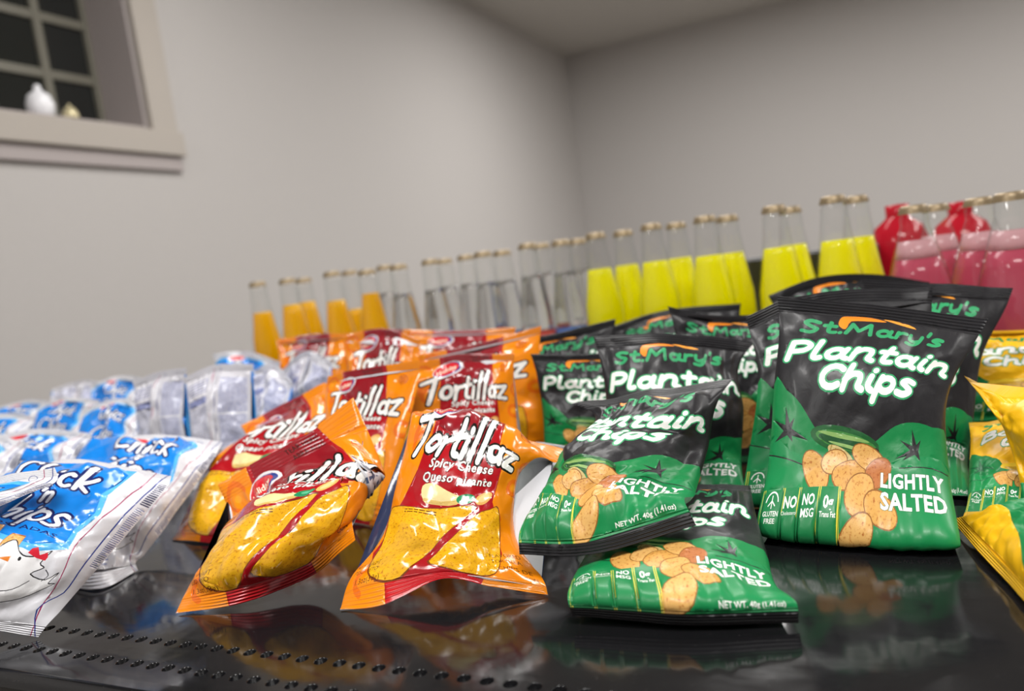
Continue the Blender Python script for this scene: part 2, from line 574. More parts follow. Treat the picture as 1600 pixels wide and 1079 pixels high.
class Art:
    def __init__(s, bg):
        s.layers = []           # (list of convex/any triangles Nx3x2, outline edges, colour)
        s.bg = (*srgb(bg), 1.)

    def tris(s, T, E, col, tex=False):
        s.layers.append((np.array(T), E, (*srgb(col), 0. if tex else 1.)))

    def poly(s, pts, col, tex=False, sm=0):
        if sm:
            pts = smooth(pts, sm, True)
        pts = [tuple(map(float, p[:2])) for p in pts]
        n = len(pts)
        s.layers.append((('poly', np.array(pts)), [(pts[i], pts[(i + 1) % n]) for i in range(n)], (*srgb(col), 0. if tex else 1.)))

    def ell(s, cx, cy, rx, ry, col, rot=0, tex=False, n=22):
        c, q = math.cos(rot), math.sin(rot)
        s.poly([(cx + rx * math.cos(t) * c - ry * math.sin(t) * q, cy + rx * math.cos(t) * q + ry * math.sin(t) * c)
                for t in [2 * math.pi * i / n for i in range(n)]], col, tex)

    def rect(s, x0, y0, x1, y1, col):
        s.poly([(x0, y0), (x1, y0), (x1, y1), (x0, y1)], col)

    def stroke(s, lines, w, col):
        T, E = [], []
        for pts in lines:
            for i, p in enumerate(pts):
                p = np.array(p, float)
                c = [tuple(p + w / 2 * np.array([math.cos(a), math.sin(a)])) for a in [2 * math.pi * k / 10 for k in range(10)]]
                for k in range(1, 9):
                    T.append((c[0], c[k], c[k + 1]))
                E += [(c[k], c[(k + 1) % 10]) for k in range(10)]
                if i + 1 < len(pts):
                    r = np.array(pts[i + 1], float)
                    d = r - p
                    l = np.hypot(*d)
                    if l < 1e-6:
                        continue
                    nn = np.array([-d[1], d[0]]) / l * w / 2
                    a, b, c2, d2 = tuple(p + nn), tuple(r + nn), tuple(r - nn), tuple(p - nn)
                    T += [(a, b, c2), (a, c2, d2)]
                    E += [(a, b), (c2, d2)]
        s.tris(T, E, col)

    def text(s, t, x, y, h, col, w=None, off=.0, shear=0., rot=0., align='l', out=None, sp=1.0):
        """t with capital height h, left/centre/right at (x, y); w fits the width; out = [(extra offset, colour), ...] drawn first"""
        V0, _, _ = glyph_mesh(t, off, sp)
        if not len(V0):
            return
        k = h / .73
        x0, x1 = V0[:, 0].min(), V0[:, 0].max()
        kx = w / (x1 - x0) if w else k
        ax = {'l': x0, 'c': (x0 + x1) / 2, 'r': x1}[align]
        c, q = math.cos(rot), math.sin(rot)
        for o, cc in (out or []) + [(0, col)]:
            V, T, E = glyph_mesh(t, off + o, sp)
            X = (V[:, 0] - ax) * kx + V[:, 1] * k * shear
            Y = V[:, 1] * k
            Q = np.stack([x + X * c - Y * q, y + X * q + Y * c], 1)
            s.tris(Q[T], [(tuple(Q[a]), tuple(Q[b])) for a, b in E], cc)

    def build(s, step):
        V, E = [], []

        def add_line(a, b):
            V.append(Vector(a)); V.append(Vector(b))
            E.append((len(V) - 2, len(V) - 1))
        nx, ny = int(BW / step), int(BH / step)
        for i in range(nx + 1):
            for j in range(ny + 1):
                jx = (random.random() - .5) * step * .3 if 0 < i < nx else 0
                jy = (random.random() - .5) * step * .3 if 0 < j < ny else 0
                V.append(Vector((i * BW / nx + jx, j * BH / ny + jy)))
        add_line((0, 0), (BW, 0)); add_line((BW, 0), (BW, BH)); add_line((BW, BH), (0, BH)); add_line((0, BH), (0, 0))
        add_line((0, SEAL), (BW, SEAL)); add_line((0, BH - SEAL), (BW, BH - SEAL))
        for sh, ed, col in s.layers:
            idx = {}
            for a, b in ed:
                for p in (a, b):
                    if p not in idx:
                        idx[p] = len(V)
                        V.append(Vector((min(max(p[0], 0), BW), min(max(p[1], 0), BH))))
                if idx[a] != idx[b]:
                    E.append((idx[a], idx[b]))
        rv, re, rf = delaunay_2d_cdt(V, E, [], 0, 2e-3)[:3]
        v2 = np.array([p[:] for p in rv])
        f = np.array([t for t in rf if len(t) == 3])
        a = v2[f]
        area2 = (a[:, 1, 0] - a[:, 0, 0]) * (a[:, 2, 1] - a[:, 0, 1]) - (a[:, 1, 1] - a[:, 0, 1]) * (a[:, 2, 0] - a[:, 0, 0])
        fl = area2 < 0
        f[fl] = f[fl][:, ::-1]
        f = f[np.abs(area2) > 1e-7]
        c = v2[f].mean(1)
        col = np.tile(np.array(s.bg), (len(f), 1))
        for sh, ed, cc in s.layers:
            if isinstance(sh, tuple):
                P = sh[1]
                lo, hi = P.min(0), P.max(0)
            else:
                lo, hi = sh.reshape(-1, 2).min(0), sh.reshape(-1, 2).max(0)
            m = np.where((c[:, 0] > lo[0]) & (c[:, 0] < hi[0]) & (c[:, 1] > lo[1]) & (c[:, 1] < hi[1]))[0]
            if not len(m):
                continue
            p = c[m]
            if isinstance(sh, tuple):
                ins = np.zeros(len(m), bool)
                Q = np.roll(P, -1, 0)
                for (x1, y1), (x2, y2) in zip(P, Q):
                    cond = (y1 > p[:, 1]) != (y2 > p[:, 1])
                    if y1 != y2:
                        ins ^= cond & (p[:, 0] < (x2 - x1) * (p[:, 1] - y1) / (y2 - y1) + x1)
            else:
                ins = np.zeros(len(m), bool)
                for t in sh:
                    (ax, ay), (bx, by), (cx, cy) = t
                    d1 = (p[:, 0] - bx) * (ay - by) - (ax - bx) * (p[:, 1] - by)
                    d2 = (p[:, 0] - cx) * (by - cy) - (bx - cx) * (p[:, 1] - cy)
                    d3 = (p[:, 0] - ax) * (cy - ay) - (cx - ax) * (p[:, 1] - ay)
                    ins |= ~(((d1 < 0) | (d2 < 0) | (d3 < 0)) & ((d1 > 0) | (d2 > 0) | (d3 > 0)))
            col[m[ins]] = cc
        return v2, f, col


# hand-lettered stroke glyphs (x advance, list of strokes), unit height
def arc(cx, cy, rx, ry, a0, a1, n=9):
    return [(cx + rx * math.cos(math.radians(a0 + (a1 - a0) * i / n)), cy + ry * math.sin(math.radians(a0 + (a1 - a0) * i / n))) for i in range(n + 1)]


GL = {
    'T': (.44, [[(-.02, .86), (.3, .93), (.62, 1.0)], [(.32, .92), (.27, .5), (.2, 0)]]),
    'o': (.36, [arc(.17, .25, .15, .22, 0, 360, 12)]),
    'r': (.27, [[(.02, .5), (.04, .25), (.02, 0)], smooth([(.04, .25), (.12, .44), (.25, .47)], 3)]),
    't': (.27, [smooth([(.15, .82), (.1, .4), (.1, .08), (.22, .02)], 3), [(-.02, .5), (.27, .56)]]),
    'i': (.17, [[(.07, .45), (.04, 0)], [(.1, .66), (.1, .68)]]),
    'l': (.19, [[(.12, 1.08), (.07, .5), (.04, -.02)]]),
    'a': (.38, [arc(.16, .22, .14, .2, 30, 330, 10), [(.31, .46), (.28, .2), (.33, 0)]]),
    'z': (.40, [[(.0, .45), (.33, .5), (.04, .03), (.38, .0)]]),
    'C': (.58, [arc(.32, .5, .3, .46, 50, 310, 10)]),
    'h': (.42, [[(.1, 1.0), (.03, 0)], smooth([(.05, .3), (.2, .5), (.31, .4), (.3, 0)], 3)]),
    'c': (.38, [arc(.2, .25, .18, .24, 50, 310, 8)]),
    'k': (.42, [[(.1, .95), (.03, 0)], [(.38, .55), (.08, .25), (.36, -.02)]]),
    'n': (.42, [[(.06, .5), (.02, 0)], smooth([(.04, .3), (.2, .52), (.32, .4), (.31, 0)], 3)]),
    'p': (.40, [[(.08, .52), (-.02, -.34)], arc(.19, .26, .16, .22, 150, -150, 9)]),
    's': (.34, [smooth([(.3, .46), (.14, .52), (.05, .4), (.17, .27), (.27, .15), (.16, .0), (-.02, .06)], 3)]),
    "'": (.14, [[(.1, .75), (.04, .58)]]),
}


# rounded brush letters for the names on the plantain and banana bags
arch = smooth([(.02, .34), (.17, .60), (.34, .58), (.39, .36), (.38, .12), (.50, .02)], 3)
BR = {
    'P': (.50, [[(.02, 0), (.02, .93)], smooth([(.02, .93), (.30, .93), (.42, .70), (.30, .45), (.02, .42)], 4)]),
    'B': (.50, [[(.02, 0), (.02, .93)], smooth([(.02, .93), (.30, .92), (.36, .70), (.22, .52), (.02, .50)], 3), smooth([(.22, .52), (.42, .40), (.36, .04), (.02, .02)], 3)]),
    'l': (.24, [smooth([(.06, 1.0), (.03, .20), (.10, .02), (.20, .05)], 3)]),
    'a': (.54, [arc(.20, .30, .17, .27, 0, 360, 11), smooth([(.41, .58), (.39, .15), (.51, .02)], 3)]),
    'n': (.54, [[(.04, .60), (.02, 0)], arch]),
    't': (.38, [smooth([(.17, .86), (.13, .20), (.20, .03), (.34, .06)], 3), [(.0, .57), (.32, .59)]]),
    'i': (.22, [smooth([(.06, .56), (.04, .15), (.15, .02)], 3), [(.09, .84), (.10, .85)]]),
    'C': (.56, [arc(.30, .48, .27, .44, 42, 312, 10)]),
    'h': (.54, [[(.07, 1.0), (.02, 0)], arch]),
    'p': (.50, [[(.06, .60), (-.02, -.34)], arc(.22, .30, .18, .27, 160, -160, 11)]),
    's': (.42, [smooth([(.36, .54), (.18, .62), (.07, .48), (.20, .34), (.33, .18), (.18, .01), (-.01, .07)], 3)]),
    'S': (.56, [smooth([(.46, .80), (.24, .95), (.06, .76), (.22, .52), (.42, .30), (.24, .0), (.0, .12)], 3)]),
    '.': (.16, [[(.04, .02), (.05, .03)]]),
    'M': (.82, [smooth([(.0, 0), (.08, .55), (.14, .92)], 2), [(.14, .92), (.34, .34)], [(.34, .34), (.64, .92)], [(.64, .92), (.70, 0)]]),
    'r': (.36, [[(.04, .60), (.02, 0)], smooth([(.04, .38), (.16, .58), (.31, .58)], 3)]),
    'y': (.50, [smooth([(.04, .58), (.06, .18), (.20, .06), (.38, .22)], 3), smooth([(.42, .60), (.37, .0), (.22, -.30), (.0, -.22)], 3)]),
    "'": (.14, [[(.07, .98), (.04, .78)]]),
}


def brush(a, word, x, y, h, w, shear, rot, wd, col, out=0, oc=None):
    adv = sum(BR[c][0] + .05 for c in word)
    L = lettering(word, x, y, h, w / (adv * h), shear, rot, 0, BR)
    if out:
        a.stroke(L, wd + out, oc)
    a.stroke(L, wd, col)


def lettering(word, x, y, h, sx=1., shear=.12, rot=0., wob=0., GL=GL):
    rnd = random.Random(len(word) * 7 + int(x))
    lines = []
    cx = 0
    c, q = math.cos(rot), math.sin(rot)
    for ch in word:
        adv, st = GL[ch]
        dy = (rnd.random() - .5) * wob
        for l in st:
            o = []
            for px, py in l:
                X = (cx + px * sx + py * shear) * h
                Y = (py + dy) * h
                o.append((x + X * c - Y * q, y + X * q + Y * c))
            lines.append(o)
        cx += (adv + .05) * sx
    return lines


def text_bars(a, x0, y0, x1, y1, col, pitch=2.2, th=.8, seed=0):
    """blocks of print too small to read, drawn as word-length dashes"""
    r = random.Random(seed)
    y = y1
    while y > y0:
        x = x0
        while x < x1 - 2:
            w = min(r.uniform(2.5, 8), x1 - x)
            a.rect(x, y - th, x + w, y, col)
            x += w + 1.1
        y -= pitch


def art_plantain(banana=False, small=True):
    BGC = 'F2B90F' if banana else '201F22'
    G, G2, G3 = ('107F43', '0C6435', '23A45C')
    a = Art(BGC)
    ink = '14643A' if banana else '1B1A1D'
    # big leaves
    a.poly([(-1, 100), (10, 97), (22, 88), (33, 75), (44, 64), (56, 60), (72, 62), (84, 70), (96, 78), (110, 81), (126, 79), (141, 72), (141, -1), (-1, -1)], G, sm=3)
    a.poly([(-1, 66), (16, 60), (36, 55), (60, 56), (84, 52), (112, 58), (141, 52), (141, -1), (-1, -1)], '13854A' if not banana else '17924F', sm=3)
    for cx, cy, sgn in ((13, 72, 1), (112, 62, -1)):
        for ang, l in ((100, 15), (60, 9), (150, 14), (-20 if sgn > 0 else 200, 17), (-60, 8), (215, 12)):
            r = math.radians(ang)
            d = (math.cos(r), math.sin(r))
            n = (-d[1], d[0])
            a.poly([(cx + n[0] * 2.4, cy + n[1] * 2.4), (cx + d[0] * l, cy + d[1] * l), (cx - n[0] * 2.4, cy - n[1] * 2.4)], ink)
    a.stroke([smooth([(0, 58), (14, 55), (30, 50)], 3), smooth([(100, 50), (118, 51), (138, 50)], 3)], .8, ink)
    # the fruit
    if banana:
        a.ell(60, 66, 26, 8, 'E9C22B', -.1)
        a.ell(62, 63, 24, 5, 'C79A1C', -.12)
    else:
        a.ell(57, 67, 27, 8.6, '1C5A2C', -.16)
        a.ell(58, 66.5, 24, 5.6, '3E7F3A', -.18)
        a.ell(58, 65.4, 22, 3.8, '1B4F28', -.2)
        a.ell(56, 69.5, 20, 1.5, '86AC62', -.14)
        a.ell(62, 62.8, 18, 1.1, '8FB46A', -.2)
        a.ell(81, 61, 3, 2.2, '2E2A16', -.2)
    a.ell(54, 58, 11, 4.2, 'C9B273', -.5)
    for k in range(5):
        a.stroke([[(47 + 3.2 * k, 64 - 1.9 * k), (45.5 + 3.2 * k, 58 - 1.8 * k)]], .8, 'A08747')
    for cx, cy, rx, ry, ro, c in ((37, 48, 14, 7.6, -.9, 'D9A558'), (50, 53, 9.5, 8, .3, 'E2B169'), (62, 46, 12, 8, .2, 'D49E50'), (76, 56, 14, 7.5, -.5, 'DDAA60'),
                                  (84, 48, 10, 8, .6, 'B9713C'), (71, 37, 10.5, 8.5, .4, 'DCA85C'), (86, 31, 12, 6.5, -.35, 'D6A254'), (68, 18, 15, 8.5, .75, 'DFAE64')):
        a.ell(cx, cy, rx + .7, ry + .7, '8E5B22', ro)
        a.ell(cx, cy, rx, ry, c, ro, tex=True)
    # claims panel
    a.rect(2, -1, 57, 39, '1D8049')
    for x in (2, 17, 29, 43, 57):
        a.rect(x - .9, -1, x - .35, 39, 'E6D84A')
        a.rect(x + .35, -1, x + .9, 39, 'E6D84A')
    wh = 'F4F4F0'
    if small:
        a.stroke([arc(9.5, 33, 4.6, 4.6, 10, 170, 8)], .7, wh)
        a.stroke([[(9.5, 31), (9.5, 36)], [(7, 32), (9.5, 34)], [(12, 32), (9.5, 34)]], .6, wh)
        a.text('GLUTEN', 9.5, 27.6, 2.3, wh, 11.5, .02, align='c')
        a.text('FREE', 9.5, 24.2, 2.5, wh, 8, .02, align='c')
        a.text('NO', 23, 31, 4.8, wh, 9.5, .03, align='c')
        a.text('Cholesterol', 23, 28, 1.7, wh, 11, .0, align='c')
        a.text('NO', 36, 32, 4.4, wh, 8.5, .03, align='c')
        a.text('MSG', 36, 27, 3.6, wh, 9, .02, align='c')
        a.text('0g', 50, 30.5, 5, wh, 7, .03, align='c')
        a.text('Trans Fat', 50, 27, 2.2, wh, 11, .02, align='c')
        a.text('NET WT. 40g (1.41oz)', 91, 11.5, 2.8, wh, 42, .02)
    if not banana:
        a.text('LIGHTLY', 86, 40, 6.6, wh, 48, .034, sp=1.06, out=[(.02, G2)])
        a.text('SALTED', 86, 31.5, 6.6, wh, 48, .034, sp=1.06, out=[(.02, G2)])
    # names
    gb = '1B8F55' if banana else '2F9C63'
    brush(a, "St.Mary's", 15, 144.5, 10.5, 103, .14, -.005, 3.0, gb)
    a.poly([(41, 158), (46, 160.5), (62, 161), (72, 158.5), (60, 157.5), (48, 156.5), (44, 148), (39.5, 152)], 'F28C1E', sm=3)
    a.poly([(70, 160.5), (76, 161), (88, 159), (94, 156), (82, 157.5)], 'F5A23A', sm=2)
    oc = '2FA066'
    if banana:
        brush(a, 'Banana', 14, 119, 16, 112, .22, 0, 4.3, 'F6F6F2', 2.4, oc)
    else:
        brush(a, 'Plantain', 7, 119, 16.5, 127, .22, -.01, 4.3, 'F6F6F2', 2.4, oc)
    brush(a, 'Chips', 34, 98, 16, 75, .22, -.01, 4.3, 'F6F6F2', 2.4, oc)
    # black seals
    sl = 'E3AE12' if banana else '17161A'
    a.rect(-1, BH - 8.5, BW + 1, BH + 1, sl)
    a.rect(-1, -1, BW + 1, 7.5, '141316' if not banana else 'E3AE12')
    return a


def art_plantain_back(banana=False, plain=False):
    a = Art('F2B90F' if banana else '232124')
    ink = '5A4410' if banana else 'C9C7C2'
    if plain:
        a.poly([(-1, 30), (40, 22), (90, 34), (141, 26), (141, -1), (-1, -1)], '0F8044', sm=3)
        a.poly([(60, 90), (80, 120), (96, 92), (78, 80)], '0F8044', sm=3)
    elif banana:
        a.poly([(-1, 158), (26, 152), (46, 138), (78, 128), (108, 106), (141, 92), (141, -1), (-1, -1)], '0F8044', sm=3)
        a.poly([(10, 60), (40, 92), (36, 66), (62, 50), (34, 48), (22, 30), (24, 50)], 'F2B90F')
    else:
        a.poly([(-1, 58), (30, 66), (60, 52), (100, 64), (141, 54), (141, -1), (-1, -1)], '107F43', sm=3)
        text_bars(a, 18, 112, 122, 150, ink, 3.4, 1.0, 3)
        text_bars(a, 2, 75, 16, 150, ink, 3.2, 1.0, 5)
        text_bars(a, 124, 75, 138, 150, ink, 3.2, 1.0, 6)
    if not banana:
        a.rect(20, 72, 60, 106, 'F4F4F0')
        for i in range(14):
            a.rect(22, 75 + i * 2.2, 58, 75.7 + i * 2.2, '222222')
    a.rect(-1, BH - 8.5, BW + 1, BH + 1, 'E3AE12' if banana else '17161A')
    a.rect(-1, -1, BW + 1, 7.5, 'E3AE12' if banana else '141316')
    return a


def art_tortilla(small=True):
    a = Art('F08A0A')
    r = random.Random(5)
    for k in range(15):
        cx, cy = r.uniform(0, 140), r.uniform(5, 165)
        if 30 < cx < 108:
            cx = cx + 60 if cx > 70 else cx - 50
        a.stroke([arc(cx, cy, r.uniform(8, 13), r.uniform(6, 10), r.uniform(0, 180), r.uniform(200, 340), 8)], r.uniform(3, 5), 'E96F10')
        a.ell(cx, cy, 3.5, 2.6, 'F79C1E')
    # red field
    RD = 'AA0E1A'
    a.poly([(36, -1), (98, -1), (99, 12), (118, 32), (121, 60), (112, 80), (112, 112), (106, 128), (102, 171), (36, 171), (33, 130), (30, 104), (20, 80), (8, 62), (5, 35), (24, 18), (36, 12)], RD)
    a.poly([(40, 171), (98, 171), (100, 140), (70, 128), (38, 138)], '8E1420')
    # swirl logo of the name
    L = lettering('Tortillaz', 13, 116, 31, 1.19, .14, -.03, .09)
    a.stroke(L, 8.0, '16120F')
    a.stroke([[(x - .0, y + .0) for x, y in l] for l in L], 4.6, 'F7F5F0')
    for w, s, y, x in ((62, 'Spicy Cheese', 105.5, 42), (68, 'Queso picante', 96, 38)):
        a.text(s, x, y, 6.4, 'F7F4EE', w, .022, .12, out=[(.045, '2A1512')], sp=1.1)
    # cheese and peppers
    a.poly([(40, 92), (52, 94), (66, 89), (80, 84), (78, 79), (60, 78), (44, 80)], 'F0DDA0', sm=3)
    a.poly([(44, 82), (60, 80), (78, 82), (76, 78), (60, 77), (46, 78)], 'D9B86A', sm=2)
    a.ell(84, 83, 9, 4.6, '1F8A58', .1)
    a.ell(86, 83.6, 5, 2.2, '5DB58A', .1)
    a.ell(102, 84, 9, 5.6, 'E9B463', .5)
    a.ell(102, 84, 6, 3.4, 'F3CE8C', .5)
    # tortilla chips
    for pts, c in (([(3, 70), (14, 74), (46, 73), (92, 77), (88, 68), (66, 46), (50, 14), (36, 10), (20, 18), (9, 40)], 'F0B41C'),
                   ([(96, 68), (110, 73), (119, 74), (121, 50), (112, 22), (102, 11), (80, 10), (60, 17), (63, 28), (80, 50)], 'EDB01A')):
        P = smooth(pts, 3, True)
        cxy = np.mean(P, 0)
        a.poly([tuple(cxy + (p - cxy) * 1.03) for p in P], '7C3A14')
        a.poly(P, c, tex=True)
    if small:
        ik = '4A1D0A'
        text_bars(a, 24, 67, 58, 71.5, ik, 2.4, .9, 3)
        a.text('NET WEIGHT', 4, 22, 3.0, ik, 24, .0)
        a.text('PESO NETO', 6, 17.4, 3.0, ik, 22, .0)
        a.text('1.3oz(38g)', 10, 11.2, 3.4, ik, 22, .0)
        a.text('FLAVORED', 106, 28.5, 3.0, ik, 26, .0)
        a.text('TORTILLA', 106, 23.5, 3.0, ik, 24, .0)
        a.text('CHIPS DE', 110, 17, 3.0, ik, 24, .0)
        a.text('CON', 127, 12.0, 3.0, ik, 9, .0)
        a.text('TEAR HERE/', 70, 164.6, 3.0, '2A1008', 27, .01)
        a.text('ABRA AQUÍ', 72, 160.2, 3.0, '2A1008', 25, .01)
        a.stroke([arc(122, 152, 5, 5, 0, 360, 12)], .7, 'B3401A')
        for i in range(4):
            a.rect(118.6, 149 + i * 1.8, 125.4, 149.8 + i * 1.8, 'B3401A')
    # oval maker's badge
    a.ell(44, 153, 17, 9.0, 'E8E2E4', .22)
    a.ell(43.2, 153, 15.4, 7.6, '1B3C8C', .22)
    a.ell(41.8, 153.2, 13.6, 7.0, 'D2232E', .22)
    a.text('Holiday', 42, 150, 5.2, 'F7E8D0', 22, .02, .1, .22, 'c')
    a.poly([(60, -1), (98, -1), (98, 8.8), (36, 8.8), (36, -1)], 'C3141F')
    return a


def art_tortilla_back():
    a = Art('D9D9DE')
    text_bars(a, 8, 96, 62, 158, '4C5B7C', 3.0, .9, 2)
    a.poly([(92, 138), (106, 140), (106, 152), (94, 153)], 'C9302A')
    a.ell(97, 147, 1.8, 1.8, 'F0E8E4'); a.ell(102, 147.5, 1.8, 1.8, 'F0E8E4'); a.rect(95.5, 141.5, 103, 143, 'F0E8E4')
    a.stroke([[(74, 126), (122, 132)], [(74, 120), (80, 126)], [(122, 132), (128, 126)]], 4.2, '1A1A1A')
    a.stroke([[(75, 126), (121, 131.6)]], 2.0, 'E8E8EA')
    text_bars(a, 8, 20, 132, 50, '5E6A84', 3.0, .9, 8)
    for i in range(26):
        a.rect(74 + i * 2, 62, 75 + i * 2 + (i % 3) * .3, 84, '141414')
    for y in (58, 92):
        a.rect(4, y, 136, y + .5, '2A3350')
    for x in (3, 66, 136):
        a.rect(x, 8, x + .6, 160, '2A3350')
    return a


def art_chick(small=True):
    a = Art('DCDCE2')
    lb = [(-1, 152), (16, 161), (50, 157), (104, 160), (120, 152), (114, 124), (120, 104), (114, 84), (116, 66), (96, 55), (66, 58), (44, 68), (20, 60), (-1, 66)]
    a.poly(lb, '56B4F0')
    cb = np.array([56., 108.])
    a.poly([tuple(cb + (np.array(p) - cb) * (.93, .92)) for p in lb], '1183E0')
    nv = '14205E'
    for word, x, y, h in (('Chick', 42, 125, 25), ("'n", 68, 108, 16), ('Chips', 34, 84, 29)):
        L = lettering(word, x, y, h, 1.08, .18, -.03, .08)
        a.stroke(L, 7.0 if h > 20 else 5.6, nv)
        a.stroke(L, 3.2 if h > 20 else 2.5, 'F4F6FA')
    a.text('PAPAS TOSTADAS', 20, 71.5, 4.6, nv, 84, .015, 0, -.02)
    # badge
    a.ell(50, 156, 16, 6, 'F2F2F2', .03)
    a.ell(50, 156, 14.2, 4.6, 'D92C3C', .03)
    # toasted sticks
    for x, y, w, h, ro in ((64, 38, 9, 30, .12), (75, 36, 9, 28, -.08), (54, 34, 10, 32, .03), (66, 30, 9, 24, .3)):
        c, q = math.cos(ro), math.sin(ro)
        pts = [(x + u * c - v * q, y + u * q + v * c) for u, v in ((0, 0), (w, 0), (w, h), (0, h))]
        cc = np.mean(pts, 0)
        a.poly([tuple(cc + (np.array(p) - cc) * 1.07) for p in pts], 'A86A2C')
        a.poly(pts, 'EDB46A', tex=True)
    # plain line drawing of a hen
    hen = smooth([(50, 40), (56, 52), (60, 58), (66, 52), (72, 50), (80, 53), (85, 58), (82, 49), (86, 47), (80, 42), (92, 40), (98, 46), (96, 38), (101, 38), (95, 33), (86, 26), (72, 22), (58, 22), (49, 27)], 3, True)
    hen = [h + np.array([22., 2.]) for h in hen]
    a.poly([tuple(p) for p in hen], 'F6F6F8')
    a.stroke([[tuple(p) for p in hen] + [tuple(hen[0])]], .7, '1C1C22')
    a.stroke([smooth([(80, 38), (88, 32), (98, 34), (104, 40)], 3), smooth([(110, 48), (114, 45), (112, 41)], 3)], .6, '1C1C22')
    a.poly([(94, 54), (98, 59), (101, 55), (105, 58), (106, 53)], 'D7263A', sm=2)
    a.poly([(86, 50), (79, 47.5), (86, 47)], 'E2812A')
    a.ell(91, 50, 1.0, 1.1, '1C1C22')
    # lines along the side
    a.stroke([smooth([(129, 170), (126, 140), (124, 110), (119, 70), (126, 36), (134, 0)], 4)], .8, 'A22B5E')
    a.stroke([smooth([(138, 170), (134, 150), (133, 110), (132, 60), (134, 34), (128, 20), (138, 0)], 4)], .9, '26388C')
    if small:
        text_bars(a, 56, 11, 98, 16, '7A84B4', 2.6, 1.0, 9)
        a.stroke([arc(118, 160, 4, 4, 0, 360, 10)], .6, '3A4C94')
        text_bars(a, 135.5, 60, 139.5, 120, '6A76A6', 1.8, .8, 4)
        for i in range(13):
            a.rect(135, 124 + i * 2, 139.6, 125.1 + i * 2, '2B2E58')
    return a


def art_chick_back():
    a = Art('DAD9E0')
    ik = '6A72A8'
    a.rect(8, 118, 62, 128, '8C93BE')
    text_bars(a, 8, 60, 62, 114, '9AA0C4', 3.0, 1.2, 2)
    text_bars(a, 8, 132, 62, 152, ik, 4.0, 1.6, 3)
    a.stroke([[(70, 165), (72, 100), (66, 6)]], .9, 'B04A72')
    a.stroke([[(84, 165), (84, 6)]], .9, '3A4694')
    a.rect(90, 50, 134, 152, 'D5D6E4')
    text_bars(a, 92, 54, 132, 150, '9298C2', 2.6, 1.2, 7)
    a.rect(90, 100, 134, 102, 'F4F4F8')
    for i in range(16):
        a.rect(20 + i * 2, 24, 21.1 + i * 2, 46, '2B2E58')
    a.poly([(137, 160), (141, 160), (141, 40), (137, 40)], '1183E0')
    a.poly([(-1, 160), (3, 160), (3, 40), (-1, 40)], '1183E0')
    return a


random.seed(3)
ART = {}
BUILD = {
    'plantain': (lambda sm: art_plantain(False, sm), lambda: art_plantain_back(False), M_satin),
    'banana': (lambda sm: art_plantain(True, sm), lambda: art_plantain_back(True), M_satin),
    'banana_plain': (lambda sm: art_plantain(True, sm), lambda: art_plantain_back(True, True), M_satin),
    'tortilla': (art_tortilla, art_tortilla_back, M_gloss),
    'chick': (art_chick, art_chick_back, M_white),
}


def get_art(kind, hi):
    k = (kind, hi)
    if k not in ART:
        f, b, m = BUILD[kind]
        ART[k] = (f(hi).build(1.7 if hi else 3.2), b().build(2.4 if hi else 4.2), m)
    return ART[k]


# ---------------------------------------------------------------- pillow bags
def hermite(ts, Ps_, t):
    """interpolating spline through Ps_ (K,...,3) at increasing ts, evaluated at t (N,)"""
    K = len(ts)
    ts = np.array(ts, float)
    out = None
    if K == 2:
        w = ((t - ts[0]) / (ts[1] - ts[0]))[:, None]
        return Ps_[0] * (1 - w) + Ps_[1] * w
    T = np.zeros_like(Ps_)
    for i in range(K):
        if i == 0: T[i] = (Ps_[1] - Ps_[0]) / (ts[1] - ts[0])
        elif i == K - 1: T[i] = (Ps_[-1] - Ps_[-2]) / (ts[-1] - ts[-2])
        else:
            a, b = ts[i] - ts[i - 1], ts[i + 1] - ts[i]
            T[i] = ((Ps_[i] - Ps_[i - 1]) / a * b + (Ps_[i + 1] - Ps_[i]) / b * a) / (a + b)
    i = np.clip(np.searchsorted(ts, t, side='right') - 1, 0, K - 2)
    h = (ts[i + 1] - ts[i])
    s = ((t - ts[i]) / h)[:, None]
    h = h[:, None]
    n = np.arange(len(t))
    g = (lambda A, j: A[j, n] if A.ndim == 3 else A[j])
    return (g(Ps_, i) * (2 * s ** 3 - 3 * s ** 2 + 1) + g(T, i) * h * (s ** 3 - 2 * s ** 2 + s)
            + g(Ps_, i + 1) * (-2 * s ** 3 + 3 * s ** 2) + g(T, i + 1) * h * (s ** 3 - s ** 2))


def facet(x, y, L, rs):
    """crumpled film: random heights joined by flat triangular facets"""
    X, Y = x / L + 11.3, y / L + 7.7
    X = X + .22 * np.sin(Y * 2.1 + rs[0, 0] * 6)
    Y = Y + .22 * np.sin(X * 1.7 + rs[0, 1] * 6)
    q = (X + Y) * .366
    a, b = X + q, Y + q
    i, j = np.floor(a).astype(int), np.floor(b).astype(int)
    fa, fb = a - i, b - j
    h = lambda p, r: rs[p % 64, r % 64]
    up = fa > fb
    h00, h11 = h(i, j), h(i + 1, j + 1)
    hm = np.where(up, h(i + 1, j), h(i, j + 1))
    mx, mn = np.maximum(fa, fb), np.minimum(fa, fb)
    return h00 * (1 - mx) + hm * (mx - mn) + h11 * mn - .5


NB = [0]


